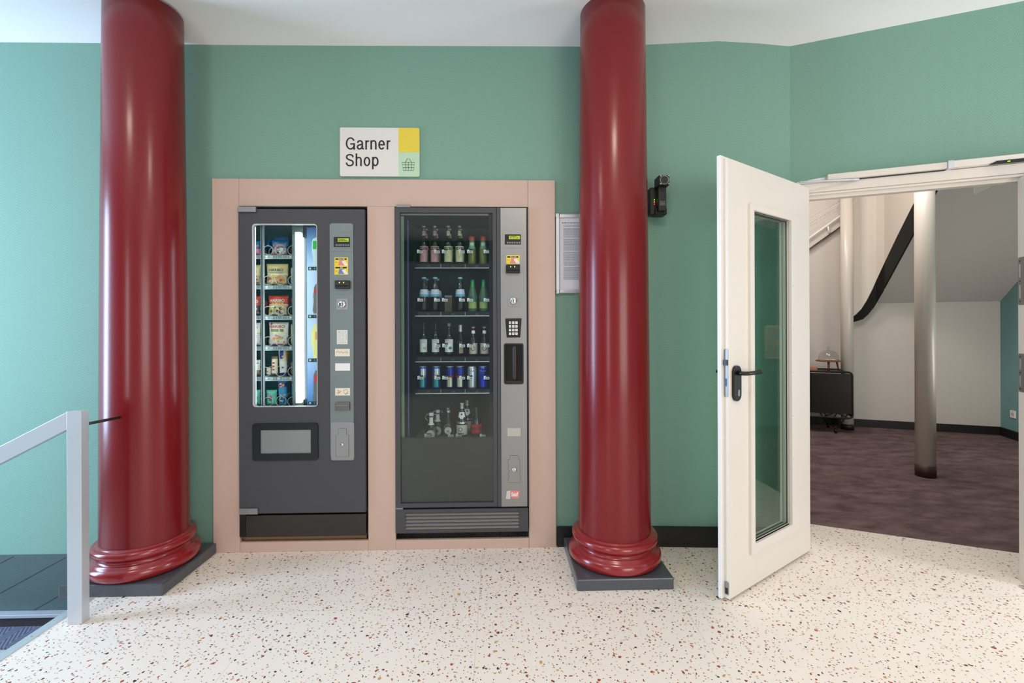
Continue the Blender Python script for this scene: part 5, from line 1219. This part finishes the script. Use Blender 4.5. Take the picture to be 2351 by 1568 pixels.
# pillars
def pillar(px, ybase, hw, bandh, label, top=3.4, bm=mat('brown_base_band', (66, 40, 36), .45)):
    zc = CAMH*F/(ybase-747); base = on_plane(px, ybase, (0, 0, 0), (0, 0, 1)); r = hw
    base = Vector((base.x, base.y, 0))+Vector((base.x, base.y, 0)).normalized()*r
    t = thing('pillar', label, 'pillar', tuple(base)); b_ = (base.x, base.y, 0)
    mb = MB(); mb.lathe([(r, bandh), (r, top)], mat('cream_gloss_paint', (224, 214, 202), .35, coat=.2), b_, 40); mb.build('shaft', t)
    mb = MB(); mb.lathe([(r+.002, .003), (r+.002, bandh)], bm, b_, 40); mb.build('base_band', t)
pillar(2125, 1098, .067, .10, 'cream round pillar with brown foot standing on the plum carpet')
pillar(1945.5, 988, .064, .07, 'cream round pillar behind the black sideboard', bm=M_BASEB)
# the stair flight: soffit, black stringer band and plaster side
s0 = FW @ Vector((ue, 0, 1.52)); SLOPE = .70
sn = Vector((WN.x*-SLOPE, WN.y*-SLOPE, 1)).normalized()        # soffit plane rises towards the hall
def sof(px, py): return on_plane(px, py, s0, sn)
edge = [sof(2140, 455), sof(2102, 527), sof(2060, 604), sof(2022, 675)]
e0, e1 = edge[1], edge[3]; sd = Vector((e1.x-e0.x, e1.y-e0.y, 0)).normalized(); sidn = Vector((-sd.y, sd.x, 0))
def side(px, py, off=0): return on_plane(px, py, e0+sidn*off, sidn)
def nearw(px, py, off): return on_plane(px, py, WP+WN*off, WN)
LOWE = [(2200, 345), (2140, 455), (2102, 527), (2060, 604), (2022, 675), (2003, 706), (1990, 722), (1978, 733), (1955, 740)]
UPPE = [(2200, 260), (2140, 378), (2102, 458), (2057, 548), (2018, 630), (1998, 676), (1985, 699), (1974, 715), (1955, 730)]
def yon(E_, px):
    for (xa, ya), (xb, yb) in zip(E_, E_[1:]):
        if xb <= px <= xa: return yb+(ya-yb)*(px-xb)/(xa-xb)
    return E_[-1][1] if px < E_[-1][0] else E_[0][1]
low, upp = [], []
for px, off in ((2200, 0), (2140, 0), (2102, 0), (2060, 0), (2030, 0), (2012, .15), (2003, .135), (1990, .12), (1978, .11), (1967, .105), (1956, .10)):
    f_ = (lambda yy: side(px, yy)) if not off else (lambda yy: nearw(px, yy, off))
    l_ = f_(yon(LOWE, px)); u_ = f_(yon(UPPE, px)); low.append(l_); upp.append(Vector((l_.x, l_.y, u_.z)))
TV = (WU-WN).normalized()
def ribbon(a_, b_, th, m, mb):
    n_ = len(a_); vs = a_+b_+[p+th for p in a_]+[p+th for p in b_]
    fs = [(i, i+1, n_+i+1, n_+i) for i in range(n_-1)]+[(2*n_+i+1, 2*n_+i, 3*n_+i, 3*n_+i+1) for i in range(n_-1)]
    fs += [(i, 2*n_+i, 2*n_+i+1, i+1) for i in range(n_-1)]+[(n_+i, n_+i+1, 3*n_+i+1, 3*n_+i) for i in range(n_-1)]
    mb.add(vs, fs, m)
sgn_ = 1 if sidn.dot(WU) > 0 else -1
mb = MB(); ribbon(low, upp, TV*.03, mat('matt_black_stringer', (20, 19, 19), .6, spec=.2), mb); struct(mb.build('trim_4'), 'black stringer band under the stair flight')
mb = MB(); tops = [Vector((p.x, p.y, 4.15)) for p in upp]; ribbon([p+TV*.006 for p in upp], [p+TV*.006 for p in tops], TV*.04, M_PLASTER, mb); struct(mb.build('wall_stair_flight'), 'cream plaster side of the stair flight')
# soffit slab
mb = MB(); q0 = sof(1985, 702); q1 = s0+WU*.12
bl = Vector(q0); br = q1
upl = Vector((low[0].x, low[0].y, low[0].z)); k_ = (upl-s0).dot(WN); 
def on_sof(p): p = Vector((p.x, p.y, 0)); return Vector((p.x, p.y, s0.z-((p-s0).x*sn.x+(p-s0).y*sn.y)/sn.z))
L_ = [on_sof(p+TV*.02) for p in (low[0], low[2], low[4], low[6])]
bl = on_sof(FW @ Vector((fwall(1985, 702).x, 0, 0)))
ur = on_sof(s0+WN*(upl-s0).dot(WN)+WU*(.12-.0*((upl-s0).dot(WN))))
pts = L_+[bl, br, ur]
c_ = sum(pts, Vector())/len(pts); n_ = len(pts)
mb.add(pts+[p+Vector((0, 0, .12)) for p in pts], [tuple(range(n_)), tuple(range(2*n_-1, n_-1, -1))]+[(i, (i+1) % n_, (i+1) % n_+n_, i+n_) for i in range(n_)], M_SOFFIT)
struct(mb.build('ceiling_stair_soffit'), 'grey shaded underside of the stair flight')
# upper stair at the left with greek key border and handrail
OFF = .05
def fw3(px, py, off=OFF): return on_plane(px, py, WP+WN*off, WN)
lo = [fw3(1780, 620), fw3(1859, 571), fw3(1932, 519), fw3(1962, 490), fw3(1974, 470), fw3(1982, 446), fw3(1984, 420)]
tp = [Vector((p.x, p.y, 4.15)) for p in lo]
mb = MB(); ribbon(lo, tp, -WN*.12, M_WHITE_WP, mb); struct(mb.build('wall_upper_stair'), 'pale wallpapered side of the upper stair')
mb = MB(); mb.tube([p+WN*.004 for p in lo], .008, mat('dark_brown_edge', (66, 36, 28), .5), 6); struct(mb.build('trim_5'), 'thin brown edge under the upper stair side')
mb = MB()
key = [(0, 0), (0, 1), (.8, 1), (.8, .35), (.4, .35), (.4, .65)]
dx, dy = 9.6, -5.4
for k in range(8):
    bx, by = 1856+dx*k, 516+dy*k
    P_ = []
    for (u, v) in ((0, 0), (0, 1), (.85, 1), (.85, .3), (.45, .3), (.45, .62)):
        P_.append(fw3(bx+u*dx, by+u*dy-v*8.5, OFF+.002))
    mb.tube(P_, .003, M_WHITE, 5)
for dyy in (4, -15):
    mb.tube([fw3(1850, 520+dyy, OFF+.002), fw3(1934, 520-84*.5625+dyy, OFF+.002)], .002, M_WHITE, 5)
struct(mb.build('trim_6'), 'raised white meander border on the upper stair wall')
hr = thing('upper_handrail', 'white handrail with bracket along the upper stair wall in the far room', 'handrail', tuple(fw3(1902, 530)))
mb = MB(); mb.tube([fw3(1800, 585, OFF+.04), fw3(1859, 546, OFF+.04), fw3(1932, 494, OFF+.04), fw3(1973, 452, OFF+.04), fw3(1990, 432, OFF+.04)], .012, M_WHITE, 10); mb.build('rail', hr)
mb = MB(); mb.tube([fw3(1901, 519, OFF+.04), fw3(1903, 533, OFF+.03), fw3(1906, 536, OFF)], .009, M_WHITE, 8); mb.build('bracket', hr)

# wall socket
sk = DWm = None
so = TW.inverted() @ on_plane(2327.5, 951, CE, (TW @ Vector((0, 1, 0, 0))).to_3d()) if False else None
tn = Vector(TW.col[1][:3]); ps = on_plane(2327.5, 951, CE, tn); pl = TW.inverted() @ ps
st = thing('wall_socket', 'white square wall socket on the teal wall of the far room', 'socket', tuple(ps))
mb = MB(); mb.box(pl.x-.04, pl.x+.04, -.012, 0, pl.z-.04, pl.z+.04, M_WHITE, TW); mb.build('plate', st, bevel=.002)
mb = MB(); disc(mb, pl.x, pl.z, .021, -.0125, mat('socket_recess', (200, 200, 200), .5), 20, -.0118, TW); disc(mb, pl.x-.009, pl.z, .003, -.0135, M_BLACK, 8, -.0124, TW); disc(mb, pl.x+.009, pl.z, .003, -.0135, M_BLACK, 8, -.0124, TW); mb.build('socket_face', st)

# framed print further along the teal wall, seen mirrored in the door glass
pt = thing('framed_picture', 'white framed print with two blue shapes on the teal wall, mirrored in the door glass', 'picture', tuple(TW @ Vector((2.39, 0, .87))))
mb = MB(); mb.holed([(2.17, .87), (2.61, .87), (2.61, 1.255), (2.17, 1.255)], [[(2.19, .89), (2.59, .89), (2.59, 1.235), (2.19, 1.235)]], -.025, -.001, M_WHITE, TW); mb.build('frame', pt)
mb = MB(); mb.box(2.185, 2.595, -.012, -.006, .885, 1.24, mat('sand_print', (206, 190, 170), .6), TW)
for zc_ in (.985, 1.14):
    mb.prism([(2.41+.075*math.cos(2*PI*k/20), zc_+.055*math.sin(2*PI*k/20)) for k in range(20)], -.0135, -.012, mat('sky_blue_print', (110, 180, 205), .6), TW)
mb.build('print', pt)
# sideboard
SBO = Vector((4.035, 5.19, 0)); SB = Matrix(((U.x, -NW.x, 0, SBO.x), (U.y, -NW.y, 0, SBO.y), (0, 0, 1, 0), (0, 0, 0, 1)))   # x to the right (negative = left), y to the wall
msb = mat('black_brown_metal', (34, 29, 28), .42, .3); mwd = mat('warm_oak', (150, 90, 48), .5)
sb = thing('sideboard', 'black metal sideboard on castors against the far room wall', 'sideboard', tuple(SBO+U*-.55))
W_, ZB, ZT, DP = 1.15, .185, .715, .36
def loop_(y):
    return [(x, y, z) for x, z in rrect(-W_, 0, ZB, ZT, .045, 6)]
for y in (0, DP): mb = MB(); mb.tube(loop_(y), .010, msb, 8, SB, closed=True); mb.build('frame_tube', sb)
mb = MB(); mb.box(-W_+.01, -.02, .0, DP, ZT-.012, ZT-.002, msb, SB); mb.build('top', sb)
mb = MB(); mb.box(-.40, -.012, -.004, .008, ZB+.05, ZT-.02, msb, SB); mb.build('door', sb)
mb = MB(); mb.box(-.012, -.004, .0, DP, ZB+.02, ZT-.04, msb, SB); mb.build('side_panel', sb)
mb = MB(); mb.box(-W_+.02, -.40, .02, DP-.02, ZB+.06, ZB+.068, msb, SB); mb.box(-W_+.02, -.40, .02, DP-.02, ZB+.20, ZB+.208, msb, SB); mb.box(-W_+.02, -.40, .02, DP-.02, ZT-.18, ZT-.172, msb, SB); mb.box(-.412, -.40, .0, DP-.02, ZB+.05, ZT-.02, msb, SB); mb.build('shelf', sb)
mb = MB(); mb.box(-.78, -.435, .01, DP-.03, ZB+.210, ZT-.184, mwd, SB); mb.build('drawer', sb, bevel=.003)
mb = MB()
for k in range(24):
    x = -.86+k*.02; mb.tube([(x, DP-.015, ZB+.06), (x, DP-.015, ZT-.02)], .0018, msb, 4, SB)
for k in range(22): mb.tube([(-.86, DP-.015, ZB+.07+k*.02), (-.40, DP-.015, ZB+.07+k*.02)], .0018, msb, 4, SB)
mb.build('mesh_back', sb)
for (y, xs) in ((.02, (-.16, -1.0)), (DP-.02, (-.16, -1.0))):
    for x in xs:
        mb = MB(); mb.tube([(x-.11, y, ZB+.05), (x-.03, y, .075), (x+.03, y, .075), (x+.12, y, ZB+.05)], .006, msb, 6, SB); mb.tube([(x-.12, y, ZB), (x-.02, y, ZB+.05)], .006, msb, 6, SB); mb.tube([(x+.02, y, ZB+.05), (x+.12, y, ZB)], .006, msb, 6, SB); lg = mb.build('leg', sb)
        mb = MB(); T = SB @ Matrix.Translation((x, y, .029)) @ Matrix.Rotation(PI/2, 4, 'Y'); mb.lathe([(.012, -.012), (.026, -.011), (.026, .011), (.012, .012)], M_BLACK, T=T, seg=18); mb.tube([(x, y, .08), (x, y+.008, .03)], .008, msb, 6, SB); mb.build('castor', lg)
# cake stand and dome
cs = SB @ Vector((-.215, .17, ZT)); cs = Vector(on_plane(1902, 831, SB @ Vector((0, .17, 0)), NW)); cs = Vector((cs.x, cs.y, ZT+.001))
ck = thing('wooden_stand', 'round wooden three legged stand on the black sideboard', 'stand', tuple(cs))
mwc = mat('walnut', (128, 74, 44), .45)
mb = MB(); mb.lathe([(.0, .108), (.128, .108), (.131, .114), (.128, .121), (0, .121)], mwc, tuple(cs), 36); mb.build('top', ck)
for a_ in (-2.2, -.95, .9):
    mb = MB(); c0, s0_ = math.cos(a_), math.sin(a_); mb.tube([(cs.x+.105*c0, cs.y+.105*s0_, cs.z+.003), (cs.x+.085*c0, cs.y+.085*s0_, cs.z+.11)], [.009, .011], mwc, 10); mb.build('leg', ck)
gd_ = pane('thin_clear_glass', (246, 246, 246), 1.8)
zt = cs.z+.1215
dmn = thing('glass_dome', 'clear glass dome covering biscuits on the wooden stand', 'glass dome', (cs.x, cs.y, zt))
mb = MB(); mb.lathe([(.104, 0), (.104, .02), (.10, .05), (.086, .082), (.06, .105), (.03, .116), (.012, .119)], gd_, (cs.x, cs.y, zt), 36); mb.build('dome', dmn)
mb = MB(); mb.lathe([(.010, .119), (.008, .127), (.018, .138), (.020, .148), (.012, .160), (0, .163)], gd_, (cs.x, cs.y, zt), 20); mb.build('knob', dmn)
mbi = mat('pale_biscuit', (226, 200, 150), .7)
for k, (x, y, r) in enumerate(((-.03, -.02, .035), (.03, -.04, .03))):
    mb = MB(); mb.lathe([(0, .0005), (r, .001), (r*1.05, .007), (r*.9, .012), (0, .013)], mbi, (cs.x+x, cs.y+y, zt+(.001 if k else .001)), 18)
    tag(recentre(mb.build('biscuit')), ('larger round biscuit under the glass dome, left', 'smaller round biscuit under the glass dome, right')[k], 'biscuit', 'biscuits under the glass dome')
mb = MB(); wbp = on_plane(1852, 851, SB @ Vector((0, .1, 0)), NW); lx = (SB.inverted() @ wbp).x
mb.box(lx-.12, lx+.10, .06, .16, ZT-.001, ZT+.048, mat('pinkish_wood_box', (186, 130, 100), .55), SB); tag(recentre(mb.build('wooden_box', bevel=.002)), 'small pale wooden box beside the wooden stand on the sideboard', 'box')
print('SOF', [tuple(round(c, 2) for c in p) for p in low], [tuple(round(c, 2) for c in p) for p in upp])
